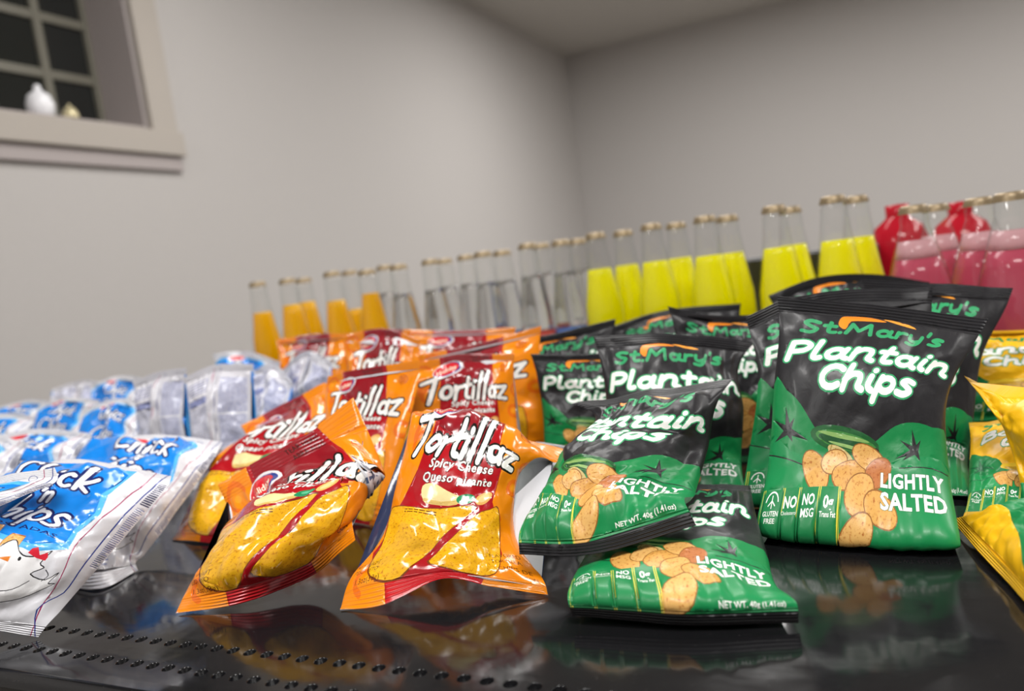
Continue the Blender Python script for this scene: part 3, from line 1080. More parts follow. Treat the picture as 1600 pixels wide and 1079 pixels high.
def make_surface(rows, seed, T, Tb, amp, wob, belly=0.):
    rng = np.random.RandomState(seed)
    rs1, rs2, rs3, rs4 = [rng.rand(64, 64) for _ in range(4)]
    vs = [r[0] for r in rows]
    pts = [np.array([P3(*p) if isinstance(p, tuple) else p for p in r[1]]) for r in rows]
    if vs[0] > vs[-1]:
        vs, pts = vs[::-1], pts[::-1]

    def mid(u, v):
        u = np.clip(u, 0, 1)
        R_ = np.array([hermite(np.linspace(0, 1, len(p)), p, u) for p in pts])
        return hermite(vs, R_, np.clip(v, 0, 1))
    e = 1e-3

    def normal(u, v):
        uu, vv = np.clip(u, 2e-3, 1 - 2e-3), np.clip(v, 2e-3, 1 - 2e-3)
        a = mid(uu + e, vv) - mid(uu - e, vv)
        b = mid(uu, vv + e) - mid(uu, vv - e)
        n = np.cross(a, b)
        return n / np.linalg.norm(n, axis=1)[:, None]
    ph = rng.rand(6) * 6.28

    def surf(xy, side):
        x, y = xy[:, 0], xy[:, 1]
        u, v = x / BW, y / BH
        n = normal(u, v)
        P = mid(u, v)
        s = SEAL / BH
        vv = np.clip((v - s) / (1 - 2 * s), 0, 1)
        A = np.clip(1 - np.abs(2 * u - 1) ** 2.3, 0, 1) ** .62
        B = np.clip(1 - np.abs(2 * vv - 1) ** 2.2, 0, 1) ** .8
        edge = np.clip(np.minimum(u, 1 - u) * BW / 1.5, 0, 1) * np.clip(np.minimum(v, 1 - v) * BH / 1.0, 0, 1)
        m = np.clip(np.minimum(u, 1 - u) * BW / 14, 0, 1) * np.clip(np.minimum(vv, 1 - vv) * BH / 12, 0, 1)
        ph_ = 0 if side > 0 else 40
        c = facet(x + ph_, y, 38, rs1) * 2.4 + facet(x, y + ph_, 19, rs2) * 1.1 + facet(x, y - ph_, 9, rs3) * .28
        # pleats running out of the two seals
        for k, (d, fr) in enumerate(((vv, 5.5), (1 - vv, 6.5))):
            t = u * fr + .6 * np.sin(u * 7 + ph[k]) + ph[k + 2]
            c = c + (np.abs((t % 1) * 2 - 1) - .5) * 1.7 * np.exp(-d * BH / 22) 
        h = (T if side > 0 else Tb) * A * B + amp * c * m
        if side < 0 and belly:
            h = h + belly * np.exp(-((vv - .10) / .10) ** 2) * np.clip(vv / .03, 0, 1) * A
        h = np.maximum(h, .0002) * np.clip(edge, 0, 1) + .0003 * edge
        w = wob * (facet(x, y, 48, rs4) * 1.3 + facet(x, y, 23, rs3) * .45)
        return P + n * (w + side * h)[:, None]
    return mid, surf


FLIP = {}


def bag(kind, rows, label, T=.02, Tb=None, amp=.0022, wob=.003, hi=True, back=False, seed=None, group=None, belly=0.):
    """one crisp packet: front and back film, top and bottom crimped seals"""
    NB[0] += 1
    seed = NB[0] * 13 if seed is None else seed
    Tb = T if Tb is None else Tb
    (fv, ff, fc), (bv, bf, bc), mat = get_art(kind, hi)
    mid, surf = make_surface(rows, seed, T, Tb, amp, wob, belly)
    if back:       # turned round: its back faces the viewer
        fv, ff, fc, bv, bf, bc = bv, bf, bc, fv, ff, fc
    V1 = surf(fv, +1)
    xb = bv.copy()
    xb[:, 0] = BW - xb[:, 0]
    V2 = surf(xb, -1)
    zmin = TABLE + .0006
    V1[:, 2] = np.maximum(V1[:, 2], zmin + .0006)
    V2[:, 2] = np.maximum(V2[:, 2], zmin)
    base = V2[np.argmin(V2[:, 2])].copy()
    base[:2] = V2[:, :2].mean(0)
    base[2] = min(V1[:, 2].min(), V2[:, 2].min())
    root = empty('chip_bag', tuple(base))
    tag(root, label, 'chip bag', group)
    V1 -= base
    V2 -= base
    yf, yb = fv[ff].mean(1)[:, 1], bv[bf].mean(1)[:, 1]

    def sub(V, Fc, C, xy, mask):
        f = Fc[mask]
        u, inv = np.unique(f.ravel(), return_inverse=True)
        return V[u], inv.reshape(-1, 3), C[mask], xy[u] / 100
    inf, inb = (yf > SEAL) & (yf < BH - SEAL), (yb > SEAL) & (yb < BH - SEAL)
    names = ('back_panel', 'front_panel') if back else ('front_panel', 'back_panel')
    v, f, c, uv = sub(V1, ff, fc, fv, inf)
    mesh_np(names[0], v, f, mat, root, col=c, uv=uv)
    v, f, c, uv = sub(V2, bf, bc, bv, inb)
    mesh_np(names[1], v, f, mat, root, col=c, uv=uv)
    for nm, mf, mb in (('top_seal', yf >= BH - SEAL, yb >= BH - SEAL), ('bottom_seal', yf <= SEAL, yb <= SEAL)):
        a, b = sub(V1, ff, fc, fv, mf), sub(V2, bf, bc, bv, mb)
        mesh_np(nm, np.concatenate([a[0], b[0]]), np.concatenate([a[1], b[1] + len(a[0])]), mat, root,
                col=np.concatenate([a[2], b[2]]), uv=np.concatenate([a[3], b[3]]))
    g = np.linspace(0, 1, 21)
    W_ = [np.linalg.norm(np.diff(mid(g, np.full(21, vv)), axis=0), axis=1).sum() for vv in (.95, .5, .05)]
    H_ = [np.linalg.norm(np.diff(mid(np.full(21, uu), g), axis=0), axis=1).sum() for uu in (.05, .95)]
    print('BAG %02d w %s h %s %s' % (NB[0], ' '.join('%.0f' % (x * 1000) for x in W_), ' '.join('%.0f' % (x * 1000) for x in H_), label))
    return root


def stand(tops, fwd, sq=.0, base_in=.0):
    """rows of a packet standing on its bottom edge: its top edge is given, the bottom edge lies fwd nearer the front of the counter"""
    A = np.array([P3(*p) for p in tops])
    c = A.mean(0)
    hgt = A[:, 2].mean() - TABLE
    B = A.copy()
    ddir = (A[-1] - A[0]) / np.linalg.norm(A[-1] - A[0])
    nrm = np.array([ddir[1], -ddir[0], 0])
    B[:, :2] += nrm[:2] * fwd
    B[:, 2] = TABLE + .002
    rows = []
    for v in (1, .94, .7, .45, .2, .05, 0):
        sgn = math.sin(v * math.pi)
        r = A * v + B * (1 - v)
        k = 1 - .10 * sgn ** .7
        m = r.mean(0)
        r = m + (r - m) * np.array([k, k, 1])
        if v > .9:
            pass
        r[:, 2] = np.maximum(r[:, 2], TABLE + .002)
        if v == 0: r[:, :2] += nrm[:2] * .006
        rows.append((v, [q_ for q_ in r]))
    return rows


# ---- plantain chip bags
G_P = 'black and green plantain chip bags'
bag('plantain', [
    (1, [(1215, 462, .590), (1380, 478, .578), (1544, 498, .565)]),
    (.945, [(1217, 484, .588), (1380, 500, .573), (1530, 522, .560)]),
    (.6, [(1210, 600, .567), (1345, 610, .550), (1480, 625, .537)]),
    (.3, [(1200, 730, .550), (1342, 740, .530), (1484, 745, .512)]),
    (.08, [(1184, 836, -.006), (1340, 850, -.006), (1500, 855, -.006)]),
    (0, [(1200, 832, -.001), (1340, 846, -.001), (1490, 845, -.001)])],
    'largest black and green plantain chip bag, upright and uncreased, its whole front showing', T=.016, amp=.0016, wob=.002, group=G_P)
bag('plantain', [
    (1, [(955, 768, .625), (1080, 758, .612), (1172, 757, .595)]),
    (.8, [(942, 806, .575), (1075, 797, .560), (1178, 790, .543)]),
    (.5, [(918, 862, .526), (1060, 858, .509), (1197, 860, .496)]),
    (.22, [(892, 912, .474), (1055, 910, .456), (1216, 918, .441)]),
    (.07, [(888, 940, -.016), (1070, 948, -.016), (1246, 945, -.014)]),
    (0, [(894, 962, -.006), (1070, 976, -.004), (1248, 973, -.003)])],
    'green plantain chip bag lying nearest the counter edge, black bottom seal towards the viewer', T=.013, Tb=.007, amp=.0022, wob=.0015, group=G_P)
bag('plantain', [
    (1, [(893, 632, .618), (1005, 612, .612), (1146, 590, .597)]),
    (.94, [(918, 640, .606), (1010, 626, .594), (1133, 606, .586)]),
    (.6, [(878, 708, .572), (958, 702, .556), (1106, 702, .558)]),
    (.3, [(846, 775, .540), (930, 780, .520), (1086, 768, .522)]),
    (.07, [(810, 838, .505), (920, 836, .489), (1072, 788, .486)]),
    (0, [(812, 866, .500), (925, 866, .483), (1088, 820, .479)])],
    'dented plantain chip bag leaning back, bottom seal sticking out over the bag lying in front', T=.018, Tb=.012, amp=.0044, wob=.003, group=G_P, belly=.013)
bag('plantain', [
    (1, [(927, 526, .69), (1050, 522, .685), (1180, 534, .70)]),
    (.94, [(933, 546, .685), (1050, 540, .678), (1164, 552, .692)]),
    (.6, [(948, 640, .668), (1055, 640, .655), (1160, 645, .675)]),
    (.3, [(944, 725, .665), (1050, 728, .655), (1158, 728, .662)]),
    (.06, [(935, 770, -.003), (1050, 774, -.003), (1162, 770, -.003)]),
    (0, [(938, 770, -.001), (1050, 774, -.001), (1158, 770, -.001)])],
    'plantain chip bag standing right behind the dented leaning one, its top seal level', T=.016, amp=.0026, group=G_P)
bag('plantain', stand([(829, 553, .79), (890, 553, .785), (950, 551, .78), (1030, 548, .77)], .03),
    'plantain chip bag standing beside the orange bags, left half of its name showing', T=.014, amp=.003, group=G_P)
bag('plantain', stand([(795, 534, .87), (870, 520, .87), (962, 498, .86)], .03),
    'plantain chip bag behind the one beside the orange bags, its seal corner pointing up', T=.012, amp=.003, group=G_P)
bag('plantain', stand([(953, 511, .93), (1040, 484, .93), (1158, 474, .92)], .04),
    'plantain chip bag with an arched top, farthest back beside the yellow bottles', T=.014, amp=.003, group=G_P)
bag('plantain', stand([(1043, 478, .78), (1110, 493, .775), (1170, 492, .77), (1236, 486, .76)], .045),
    'plantain chip bag with a peaked top left corner, behind the level-topped one', T=.014, amp=.0026, group=G_P)
bag('plantain', [
    (1, [(1166, 494, .640), (1235, 466, .65), (1330, 452, .65), (1457, 448, .635)]),
    (.94, [(1171, 514, .636), (1240, 488, .644), (1330, 474, .644), (1456, 474, .630)]),
    (.6, [(1184, 600, .622), (1320, 590, .615), (1462, 600, .60)]),
    (.3, [(1170, 710, .610), (1320, 710, .598), (1468, 710, .58)]),
    (.05, [(1158, 790, -.003), (1320, 797, -.003), (1474, 795, -.003)]),
    (0, [(1160, 790, -.001), (1320, 797, -.001), (1470, 795, -.001)])],
    'plantain chip bag squeezed directly behind the largest one, its black seal sloping to the left', T=.010, Tb=.008, amp=.0022, group=G_P)
bag('plantain', stand([(1200, 462, .84), (1275, 434, .84), (1360, 428, .84), (1452, 441, .83)], .05),
    'plantain chip bag with a curved top and orange leaf, rearmost behind the largest bag', T=.014, amp=.003, group=G_P)
bag('plantain', [
    (1, [(1345, 436, .705), (1452, 443, .70), (1583, 450, .675)]),
    (.94, [(1350, 456, .70), (1452, 462, .692), (1576, 470, .670)]),
    (.7, [(1352, 540, .69), (1440, 545, .672), (1535, 556, .66)]),
    (.45, [(1352, 630, .675), (1440, 640, .658), (1521, 662, .645)]),
    (.2, [(1352, 705, .655), (1440, 715, .64), (1512, 725, .628)]),
    (.05, [(1352, 760, -.004), (1440, 770, -.004), (1520, 775, -.004)]),
    (0, [(1355, 762, -.001), (1440, 770, -.001), (1516, 776, -.001)])],
    'plantain chip bag beside the yellow bags, its top seal flaring up to the right', T=.014, Tb=.012, amp=.0026, group=G_P)

# ---- banana chip bags
G_B = 'yellow banana chip bags'
bag('banana', stand([(1440, 516, .76), (1570, 516, .755), (1690, 508, .74)], .04),
    'yellow banana chip bag standing at the back with part of its white name showing', T=.014, amp=.003, group=G_B)
bag('banana', [
    (1, [(1514, 658, .635), (1610, 655, .63), (1720, 660, .62)]),
    (.9, [(1516, 672, .620), (1610, 668, .61), (1715, 678, .60)]),
    (.5, [(1514, 735, .575), (1610, 735, .565), (1715, 740, .555)]),
    (.12, [(1510, 792, .532), (1610, 798, .522), (1715, 805, .51)]),
    (0, [(1505, 806, .517), (1610, 815, .507), (1720, 820, .50)])],
    'yellow banana chip bag low behind the frontmost yellow one, green panel at its foot', T=.016, Tb=.012, amp=.004, wob=.004, group=G_B)
bag('banana_plain', [
    (1, [(1505, 588, .585), (1570, 608, .575), (1680, 596, .56)]),
    (.92, [(1518, 602, .580), (1580, 630, .565), (1685, 622, .55)]),
    (.6, [(1565, 660, .56), (1630, 665, .535), (1720, 670, .53)]),
    (.3, [(1588, 730, .535), (1660, 740, .51), (1740, 740, .51)]),
    (0, [(1602, 790, .515), (1680, 800, .5), (1760, 800, .49)])],
    'twisted yellow banana chip bag whose seal corner pokes out to the left', T=.016, Tb=.014, amp=.005, wob=.005, back=True, group=G_B)
bag('banana', [
    (1, [(1622, 962, -.004), (1548, 882, .446), (1484, 810, .520)]),
    (.93, [(1636, 945, -.012), (1562, 862, .446), (1504, 806, .508)]),
    (.6, [(1700, 900, -.02), (1625, 835, .440), (1560, 797, .485)]),
    (.3, [(1750, 880, -.02), (1680, 820, .435), (1620, 780, .47)]),
    (0, [(1810, 860, -.01), (1740, 800, .43), (1680, 760, .46)])],
    'frontmost yellow banana chip bag lying on its side at the counter edge', T=.014, Tb=.010, amp=.003, wob=.003, back=True, group=G_B)

# ---- tortilla chip bags
G_T = 'orange and red tortilla chip bags'
bag('tortilla', [
    (1, [(648, 654, .640), (708, 656, .645), (790, 676, .635), (888, 704, .602)]),
    (.94, [(645, 643, .622), (706, 643, .624), (778, 662, .616), (870, 722, .588)]),
    (.89, [(643, 646, .602), (704, 646, .596), (770, 660, .594), (852, 716, .580)]),
    (.72, [(632, 704, .586), (695, 702, .572), (757, 712, .566), (816, 734, .570)]),
    (.5, [(616, 778, .565), (710, 785, .548), (803, 785, .553)]),
    (.25, [(590, 850, .545), (700, 856, .528), (812, 852, .533)]),
    (.07, [(541, 920, -.008), (600, 902, -.016), (700, 890, -.020), (770, 900, -.012), (852, 912, -.006)]),
    (0, [(531, 952, -.001), (600, 944, -.004), (690, 905, -.016), (768, 916, -.008), (856, 929, -.001)])],
    'crumpled orange tortilla chip bag in front, standing with its bottom corners spread like feet', T=.014, Tb=.014, amp=.0023, group=G_T, seed=23)
bag('tortilla', [
    (1, [(341, 757, .635), (399, 721, .635), (480, 676, .63), (553, 621, .622)]),
    (.93, [(354, 786, .625), (414, 752, .612), (508, 702, .607), (578, 680, .605)]),
    (.5, [(346, 830, .595), (430, 806, .570), (505, 780, .565), (584, 742, .580)]),
    (.28, [(328, 868, .575), (410, 852, .550), (492, 825, .548), (566, 792, .562)]),
    (.08, [(288, 928, -.008), (372, 908, -.020), (472, 872, .548), (550, 815, .553)]),
    (0, [(275, 958, -.001), (382, 941, -.004), (487, 898, -.012), (554, 843, .540)])],
    'orange tortilla chip bag leaning left in front, tear seal slanting across its top', T=.016, Tb=.020, amp=.0038, group=G_T, seed=41)
bag('tortilla', [
    (1, [(376, 664, .84), (440, 630, .84), (508, 597, .83)]),
    (.93, [(384, 678, .83), (450, 645, .82), (520, 614, .82)]),
    (.5, [(322, 738, .775), (410, 728, .757), (500, 710, .762)]),
    (.25, [(297, 790, .748), (385, 788, .73), (480, 778, .735)]),
    (.06, [(274, 832, -.004), (362, 838, -.008), (472, 838, -.006)]),
    (0, [(268, 843, -.001), (362, 850, -.001), (474, 850, -.001)])],
    'orange tortilla chip bag slumped behind the left-leaning one, next to the white bags', T=.016, amp=.004, group=G_T)
bag('tortilla', [
    (1, [(513, 588, .79), (565, 576, .77), (656, 562, .725)]),
    (.94, [(511, 600, .788), (568, 590, .765), (655, 578, .722)]),
    (.5, [(508, 690, .755), (570, 690, .735), (631, 690, .702)]),
    (.06, [(502, 806, -.004), (560, 812, -.004), (603, 816, -.004)]),
    (0, [(502, 812, -.001), (560, 818, -.001), (600, 824, -.001)])],
    'smooth orange tortilla chip bag turned edgeways between the two front orange bags', T=.010, amp=.0018, group=G_T)
bag('tortilla', stand([(622, 578, .765), (704, 555, .765), (760, 553, .76), (804, 552, .755)], .03),
    'orange tortilla chip bag standing behind the crumpled front one, folded top seal', T=.014, amp=.0026, group=G_T)
bag('tortilla', stand([(655, 553, .84), (740, 538, .84), (846, 509, .82)], .03),
    'orange tortilla chip bag touching the black bags, its right edge rising to a seal corner', T=.012, amp=.0028, group=G_T)
bag('tortilla', stand([(535, 524, .93), (600, 513, .925), (657, 530, .91)], .04),
    'orange tortilla chip bag behind the edgeways one, its oval badge blurred', T=.012, amp=.003, hi=True, group=G_T)
bag('tortilla', stand([(628, 514, .99), (720, 516, .99), (806, 511, .98)], .04),
    'rearmost sharp orange tortilla chip bag, only its dark red top edge showing', T=.012, amp=.003, hi=False, group=G_T)
bag('tortilla', stand([(772, 700, .645), (830, 690, .645), (884, 696, .64)], .0),
    'tortilla chip bag turned round to its silver back, wedged between orange and black bags', T=.006, Tb=.006, amp=.002, back=True, group=G_T)
bag('tortilla', stand([(432, 530, 1.16), (490, 522, 1.16), (548, 520, 1.14)], .05),
    'blurred orange tortilla chip bag in front of the amber bottles', T=.014, amp=.004, hi=False, group=G_T)
bag('tortilla', stand([(556, 522, 1.13), (610, 514, 1.12), (690, 520, 1.1)], .04),
    'blurred orange tortilla chip bag in front of the clear bottles', T=.012, amp=.004, hi=False, group=G_T)

# ---- white chip bags
G_C = 'white and blue toasted chip bags'
bag('chick', [
    (1, [(0, 738, .675), (125, 719, .660), (268, 742, .635)]),
    (.9, [(-20, 753, .655), (105, 738, .632), (264, 754, .615)]),
    (.7, [(-55, 775, .635), (85, 786, .602), (226, 800, .594)]),
    (.5, [(-95, 800, .620), (45, 832, .580), (184, 852, .578)]),
    (.2, [(-165, 862, .595), (-25, 905, .552), (115, 930, .556)]),
    (.06, [(-205, 895, .585), (-70, 955, .553), (72, 978, -.008)]),
    (0, [(-220, 912, .580), (-75, 970, .552), (60, 995, -.001)])],
    'nearest white and blue chip bag, lying slanted at the left end of the counter edge', T=.020, Tb=.014, amp=.0048, group=G_C)
bag('chick', [
    (1, [(-130, 775, .585), (-20, 750, .578), (84, 729, .570)]),
    (.92, [(-140, 790, .575), (-28, 768, .567), (89, 747, .562)]),
    (.75, [(-180, 808, .563), (-72, 792, .555), (38, 773, .553)]),
    (.5, [(-250, 842, .548), (-140, 828, .540), (-26, 806, .544)]),
    (0, [(-320, 905, .530), (-205, 915, .520), (-95, 905, .525)])],
    'white and blue chip bag resting on the nearest one, only its sealed corner visible', T=.008, Tb=.004, amp=.0025, group=G_C)
bag('chick', [
    (1, [(140, 688, .83), (245, 679, .82), (348, 690, .79)]),
    (.88, [(128, 703, .80), (238, 696, .782), (338, 708, .765)]),
    (.5, [(92, 765, .745), (195, 768, .715), (276, 798, .712)]),
    (.2, [(62, 842, .705), (140, 850, .670), (224, 868, .672)]),
    (.06, [(66, 888, -.006), (140, 894, -.010), (212, 880, .662)]),
    (0, [(80, 908, -.001), (152, 921, -.001), (216, 890, .655)])],
    'second white and blue chip bag, lying behind the nearest one beside the orange bags', T=.020, Tb=.014, amp=.0056, group=G_C)
bag('chick', stand([(-45, 690, .93), (60, 670, .93), (144, 677, .91)], .08),
    'white and blue chip bag behind the nearest one, its printed seal corner beside it', T=.02, amp=.0052, wob=.007, group=G_C)
bag('chick', stand([(-140, 700, .86), (-40, 675, .86), (40, 690, .84)], .06),
    'crumpled white and blue chip bag cut off by the left picture edge', T=.018, amp=.0055, wob=.008, group=G_C)
bag('chick', stand([(128, 640, 1.06), (190, 622, 1.06), (236, 640, 1.03)], .06),
    'white and blue chip bag with a red badge, in the middle of the white pile', T=.02, amp=.0052, wob=.007, hi=False, group=G_C)
bag('chick', stand([(58, 634, 1.22), (110, 620, 1.22), (160, 626, 1.19)], .06),
    'blurred white and blue chip bag behind the red-badged one', T=.02, amp=.0055, wob=.008, hi=False, group=G_C)
bag('chick', stand([(-70, 664, 1.06), (0, 645, 1.07), (52, 648, 1.05)], .06),
    'blurred white and blue chip bag far left in the pile', T=.02, amp=.0055, wob=.008, hi=False, group=G_C)
bag('chick', stand([(80, 606, 1.46), (130, 594, 1.46), (178, 600, 1.43)], .05),
    'small blurred white chip bag at the far left end, turned to its back', T=.02, amp=.0065, wob=.009, hi=False, back=True, group=G_C)
bag('chick', stand([(142, 600, 1.33), (190, 586, 1.33), (232, 592, 1.30)], .05),
    'blurred white and blue chip bag between the far left bag and the upright turned ones', T=.018, amp=.0055, wob=.008, hi=False, group=G_C)
bag('chick', stand([(-10, 640, 1.36), (40, 624, 1.36), (84, 628, 1.34)], .05),
    'leftmost blurred chip bag against the wall end of the pile', T=.018, amp=.0055, wob=.008, hi=False, group=G_C)
bag('chick', stand([(207, 596, .99), (250, 580, .975), (292, 574, .95)], .02),
    'white chip bag turned to its back, left of the upright turned one', T=.016, amp=.004, back=True, group=G_C)
bag('chick', stand([(286, 590, .93), (335, 570, .93), (397, 568, .91)], .02),
    'upright white chip bag turned to its back, pale text block and magenta line', T=.02, amp=.0035, back=True, group=G_C)
bag('chick', stand([(333, 553, 1.17), (385, 548, 1.17), (440, 566, 1.14)], .04),
    'blurred blue and white chip bag peeping over the upright turned one', T=.018, amp=.0055, wob=.008, hi=False, group=G_C)
bag('chick', stand([(396, 578, 1.04), (425, 568, 1.03), (456, 598, 1.0)], .04),
    'crumpled white chip bag between the upright turned one and the orange bags', T=.016, amp=.0065, wob=.009, hi=False, back=True, group=G_C)
bag('chick', stand([(440, 580, 1.08), (480, 548, 1.06), (522, 566, 1.04)], .03),
    'bright white folded chip bag in front of the amber bottles', T=.016, amp=.0065, wob=.009, hi=False, back=True, group=G_C)

# ---------------------------------------------------------------- bottles
def liquid_mat(name, c, trans=0., rough=.15, ss=0.):
    m = simple(name, c, rough, 0, .3, .03, trans, 12)
    b = m.node_tree.nodes['Principled BSDF']
    b.inputs['IOR'].default_value = 1.33
    if trans < .5:          # coloured drink: daylight-clear body that also passes light through
        nt = m.node_tree
        out = nt.nodes['Material Output']
        tl = nt.nodes.new('ShaderNodeBsdfTranslucent')
        tl.inputs[0].default_value = (*c, 1)
        mx = nt.nodes.new('ShaderNodeMixShader')
        mx.inputs[0].default_value = .5
        nt.links.new(b.outputs[0], mx.inputs[1])
        nt.links.new(tl.outputs[0], mx.inputs[2])
        nt.links.new(mx.outputs[0], out.inputs['Surface'])
    return m


M_amber = liquid_mat('amber_soda', srgb('FFCE00'))
M_yell = liquid_mat('yellow_soda', srgb('FCF600'), .0)
M_pink = liquid_mat('pink_soda', srgb('D8647C'), .0)
M_foam = liquid_mat('pale_pink_foam', srgb('E9BFC4'), .0)
M_red = liquid_mat('red_soda', srgb('D0263A'), .0)
M_clear = liquid_mat('clear_soda', (.97, .98, .98), 1.0, .0)
M_lblb = simple('blue_paper_label', srgb('5C7FC4'), .5)
M_lblr = simple('red_paper_label', srgb('C8504A'), .5)
M_lblw = simple('white_paper_label', srgb('D8D6DC'), .5)


def bottle_profile(H, R_, cone):
    k = R_ / .031
    if cone:
        return [(R_ * .9, 0), (R_, .006), (R_, H - .115), (R_ * .96, H - .10), (R_ * .80, H - .075), (R_ * .62, H - .05), (R_ * .47, H - .03), (.0150, H - .020), (.0150, H - .010), (.0142, H - .009), (.0142, H - .002), (.0125, H)]
    return [(R_ * .9, 0), (R_, .006), (R_, H - .125), (R_ * .97, H - .105), (.0262 * k, H - .085), (.0222 * k, H - .06), (.0190 * k, H - .04), (.0165, H - .025), (.0152, H - .016), (.0160, H - .013), (.0142, H - .010), (.0142, H - .002), (.0125, H)]


def bottle(px, py, d, liq, fill, label, H=.25, R_=.0295, cone=False, group=None, lbl=None, cap=True):
    p = P3(px, py, d)
    root = empty('soda_bottle', (p[0], p[1], TABLE))
    tag(root, label, 'bottle', group)
    pr = bottle_profile(H, R_, cone)
    lathe('glass_body', [(0, 0.0005)] + pr, M_glass, root)
    zt = H * fill
    lp = [(0, .004)]
    for (r, z), (r2, z2) in zip(pr[:-1], pr[1:]):
        if z <= zt:
            lp.append((max(r - .0022, .004), max(z, .004)))
        if z <= zt < z2:
            t = (zt - z) / (z2 - z)
            lp.append((r + (r2 - r) * t - .0022, zt))
    lp.append((0, zt))
    lathe('liquid', lp, liq, root)
    if cone:
        r0, z1 = lp[-2][0], zt + .020
        lathe('foam', [(0, zt + .0003), (r0, zt + .0003), (r0 * .93, zt + .008), (r0 * .80, z1), (0, z1)], M_foam, root)
    if cap:
        bm = bmesh.new()
        n = 42
        prof = [(.0, H + .0035), (.0125, H + .0035), (.0145, H + .001), (.0152, H - .003), (.0160, H - .006)]
        rings = []
        for i, (r, z) in enumerate(prof):
            if i == 0:
                rings.append([bm.verts.new((0, 0, z))]); continue
            k_ = (0, 0, .0, .35, 1)[i]
            rings.append([bm.verts.new(((r + k_ * .0009 * math.cos(21 * 2 * math.pi * k / n * 1.0)) * math.cos(2 * math.pi * k / n),
                                        (r + k_ * .0009 * math.cos(21 * 2 * math.pi * k / n * 1.0)) * math.sin(2 * math.pi * k / n), z)) for k in range(n)])
        for a, b in zip(rings[:-1], rings[1:]):
            for k in range(n):
                q_ = list(dict.fromkeys([a[k % len(a)], a[(k + 1) % n % len(a)], b[(k + 1) % n], b[k]]))
                bm.faces.new(q_)
        bm_obj('crown_cap', bm, M_cap, root, smooth=True)
    if lbl:
        z0, z1 = H * .16, H * .43
        lathe('paper_label', [(R_ + .0003, z0), (R_ + .0005, z1)], lbl, root)
    return root


def capd(x, y, zr=.0365):
    """depth at which a cap top at height zr above the camera shows at (x, y)"""
    w = np.array([x - 800., y - 539.5, F]) @ AZ
    return F * zr / w


def row_depth(x, Y):
    w = np.array([x - 800., -150., F]) @ AY
    return F * Y / w


n_of = lambda i: ['first', 'second', 'third', 'fourth', 'fifth', 'sixth', 'seventh', 'eighth', 'ninth', 'tenth', 'eleventh', 'twelfth'][i]
# amber: caps from the left
G1, G2_, G3_, G4_ = 'amber soda bottles', 'clear soda bottles', 'bright yellow soda bottles', 'pink soda bottles'


def place(px, py, d):
    return px, py, d


amber = [(402, 443, 1.42, .78, 'amber soda bottle standing alone at the wall end of the row'),
         (449, 438, 1.36, .82, 'amber soda bottle next after the one at the wall end, front of a pair'),
         (474, 437, 1.50, .82, 'amber soda bottle half hidden as rear one of the left pair'),
         (518, 427, 1.36, .80, 'amber soda bottle at the start of the crowded cluster'),
         (546, 425, 1.50, .70, 'pale amber soda bottle in the middle of the crowded cluster'),
         (573, 424, 1.33, .84, 'amber soda bottle ending the crowded cluster, yellow band in its neck')]
clear = [(600, 417, 1.46, 'clear soda bottle just after the amber cluster'),
         (622, 416, 1.31, 'clear soda bottle standing before the wide gap in the row'),
         (672, 408, 1.30, 'clear soda bottle just after the wide gap in the row'),
         (694, 407, 1.42, 'clear soda bottle rear of the pair after the wide gap'),
         (727, 401, 1.38, 'clear soda bottle starting the group of three behind the red bag top'),
         (754, 396, 1.26, 'clear soda bottle middle of the group of three'),
         (784, 394, 1.30, 'clear soda bottle last of the group of three'),
         (824, 383, 1.22, 'clear soda bottle front of the pair over the dark red seal'),
         (845, 383, 1.34, 'clear soda bottle rear of the pair over the dark red seal'),
         (876, 378, 1.22, 'clear soda bottle third before the yellow ones'),
         (902, 376, 1.30, 'clear soda bottle directly before the yellow ones')]
yellow = [(930, 367, 1.14, 'bright yellow soda bottle next to the clear ones'),
          (973, 363, 1.185, 'bright yellow soda bottle second after the clear ones'),
          (1017, 353, 1.10, 'bright yellow soda bottle third after the clear ones, front of a pair'),
          (1056, 351, 1.17, 'bright yellow soda bottle rear of the pair third after the clear ones'),
          (1101, 341, 1.04, 'bright yellow soda bottle front of the pair before the first gap'),
          (1136, 340, 1.09, 'bright yellow soda bottle rear of the pair before the first gap'),
          (1209, 325, .98, 'bright yellow soda bottle between the two gaps, front of its pair'),
          (1234, 327, 1.08, 'bright yellow soda bottle between the two gaps, hidden behind its pair'),
          (1301, 310, .93, 'bright yellow soda bottle beside the pink ones, front of its pair'),
          (1337, 310, 1.00, 'bright yellow soda bottle beside the pink ones, rear of its pair')]


def bot(px, py, d, liq, fill, label, R_=.0295, cone=False, group=None, lbl=None):
    p = P3(px, py, d)
    bottle(px, py, d, liq, fill, label, H=p[2] - TABLE, R_=R_, cone=cone, group=group, lbl=lbl)


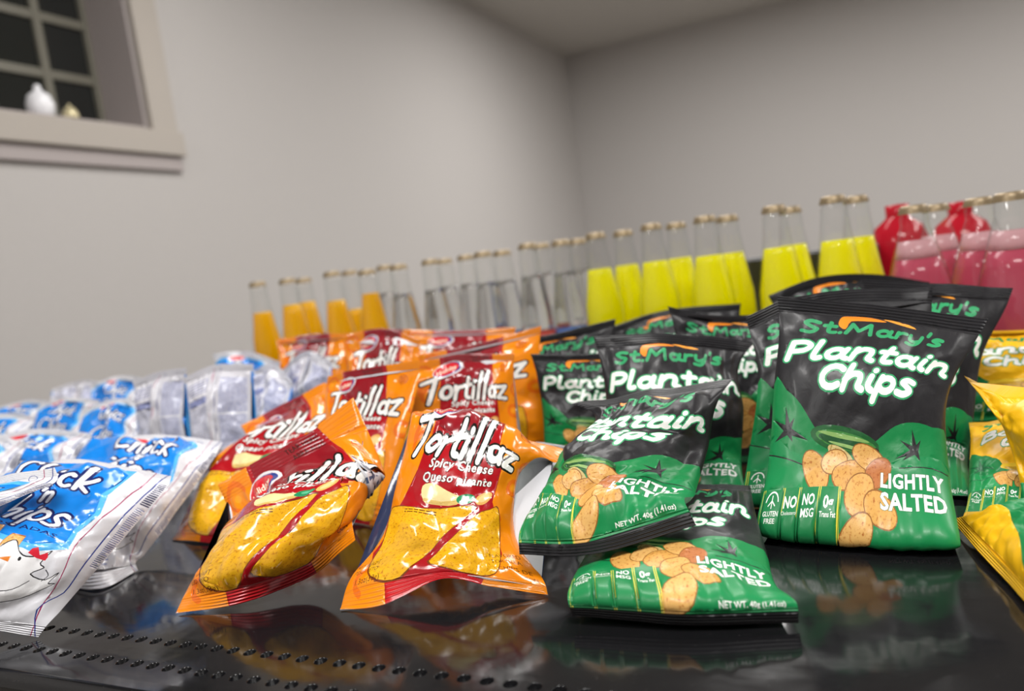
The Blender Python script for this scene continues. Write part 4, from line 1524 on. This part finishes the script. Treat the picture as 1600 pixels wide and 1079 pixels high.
for x, y, d, f, l in amber:
    bot(x, y, d, M_amber, f, l, .027, group=G1)
for i, (x, y, d, l) in enumerate(clear):
    bot(x, y, d, M_clear, .80, l, .027, group=G2_, lbl=(M_lblb, M_lblr, M_lblw)[i % 3])
for x, y, d, l in yellow:
    bot(x, y, d, M_yell, .79, l, .0295, group=G3_)
for x, y, d, l in ((1427, 325, .86, 'pink soda bottle with a cone shoulder beside the yellow ones'),
                   (1462, 323, .965, 'pink soda bottle rear of the pair beside the yellow ones'),
                   (1529, 313, .87, 'pink soda bottle second from the right picture edge'),
                   (1577, 305, .80, 'pink soda bottle at the right picture edge')):
    bot(x, y, d, M_pink, .74, l, .038, True, G4_)

# red drinks bottles standing behind the pink ones
for x, y, d, l in ((1402, 332, 1.20, 'red drink bottle showing behind the pink pair beside the yellow ones'),
                   (1500, 328, 1.16, 'red drink bottle showing in the gap between the pink ones')):
    p = P3(x, y, d)
    H = p[2] - TABLE
    root = empty('drink_bottle', (p[0], p[1], TABLE))
    tag(root, l, 'bottle', 'red drink bottles')
    R_ = .045
    lathe('bottle_body', [(0, .001), (R_ * .9, .001), (R_, .01), (R_, H * .62), (R_ * .97, H * .78), (R_ * .75, H * .9), (R_ * .4, H * .96), (.016, H - .004), (0, H - .004)], M_red, root)
    lathe('screw_cap', [(.017, H - .004), (.017, H + .012), (0, H + .013)], M_red, root, 20)

# low black crate behind the yellow bottles
p, p2 = P3(1150, 396, 1.22), P3(1372, 396, 1.22)
cr = empty('crate', (p[0], 1.29, TABLE))
tag(cr, 'low black plastic crate behind the yellow bottles', 'crate')
h_, w_ = P3(1225, 398, 1.22)[2] - TABLE, p2[0] - p[0]
for nm, (x0, x1, y0, y1, z0, z1) in (('base_panel', (0, w_, -.05, .05, .001, .008)), ('front_wall', (0, w_, -.05, -.042, .008, h_)),
                                     ('rear_wall', (0, w_, .042, .05, .008, h_)), ('side_wall', (0, .008, -.042, .042, .008, h_)), ('side_wall', (w_ - .008, w_, -.042, .042, .008, h_))):
    box(nm, x0, x1, y0, y1, z0, z1, M_rubber, cr, .002)
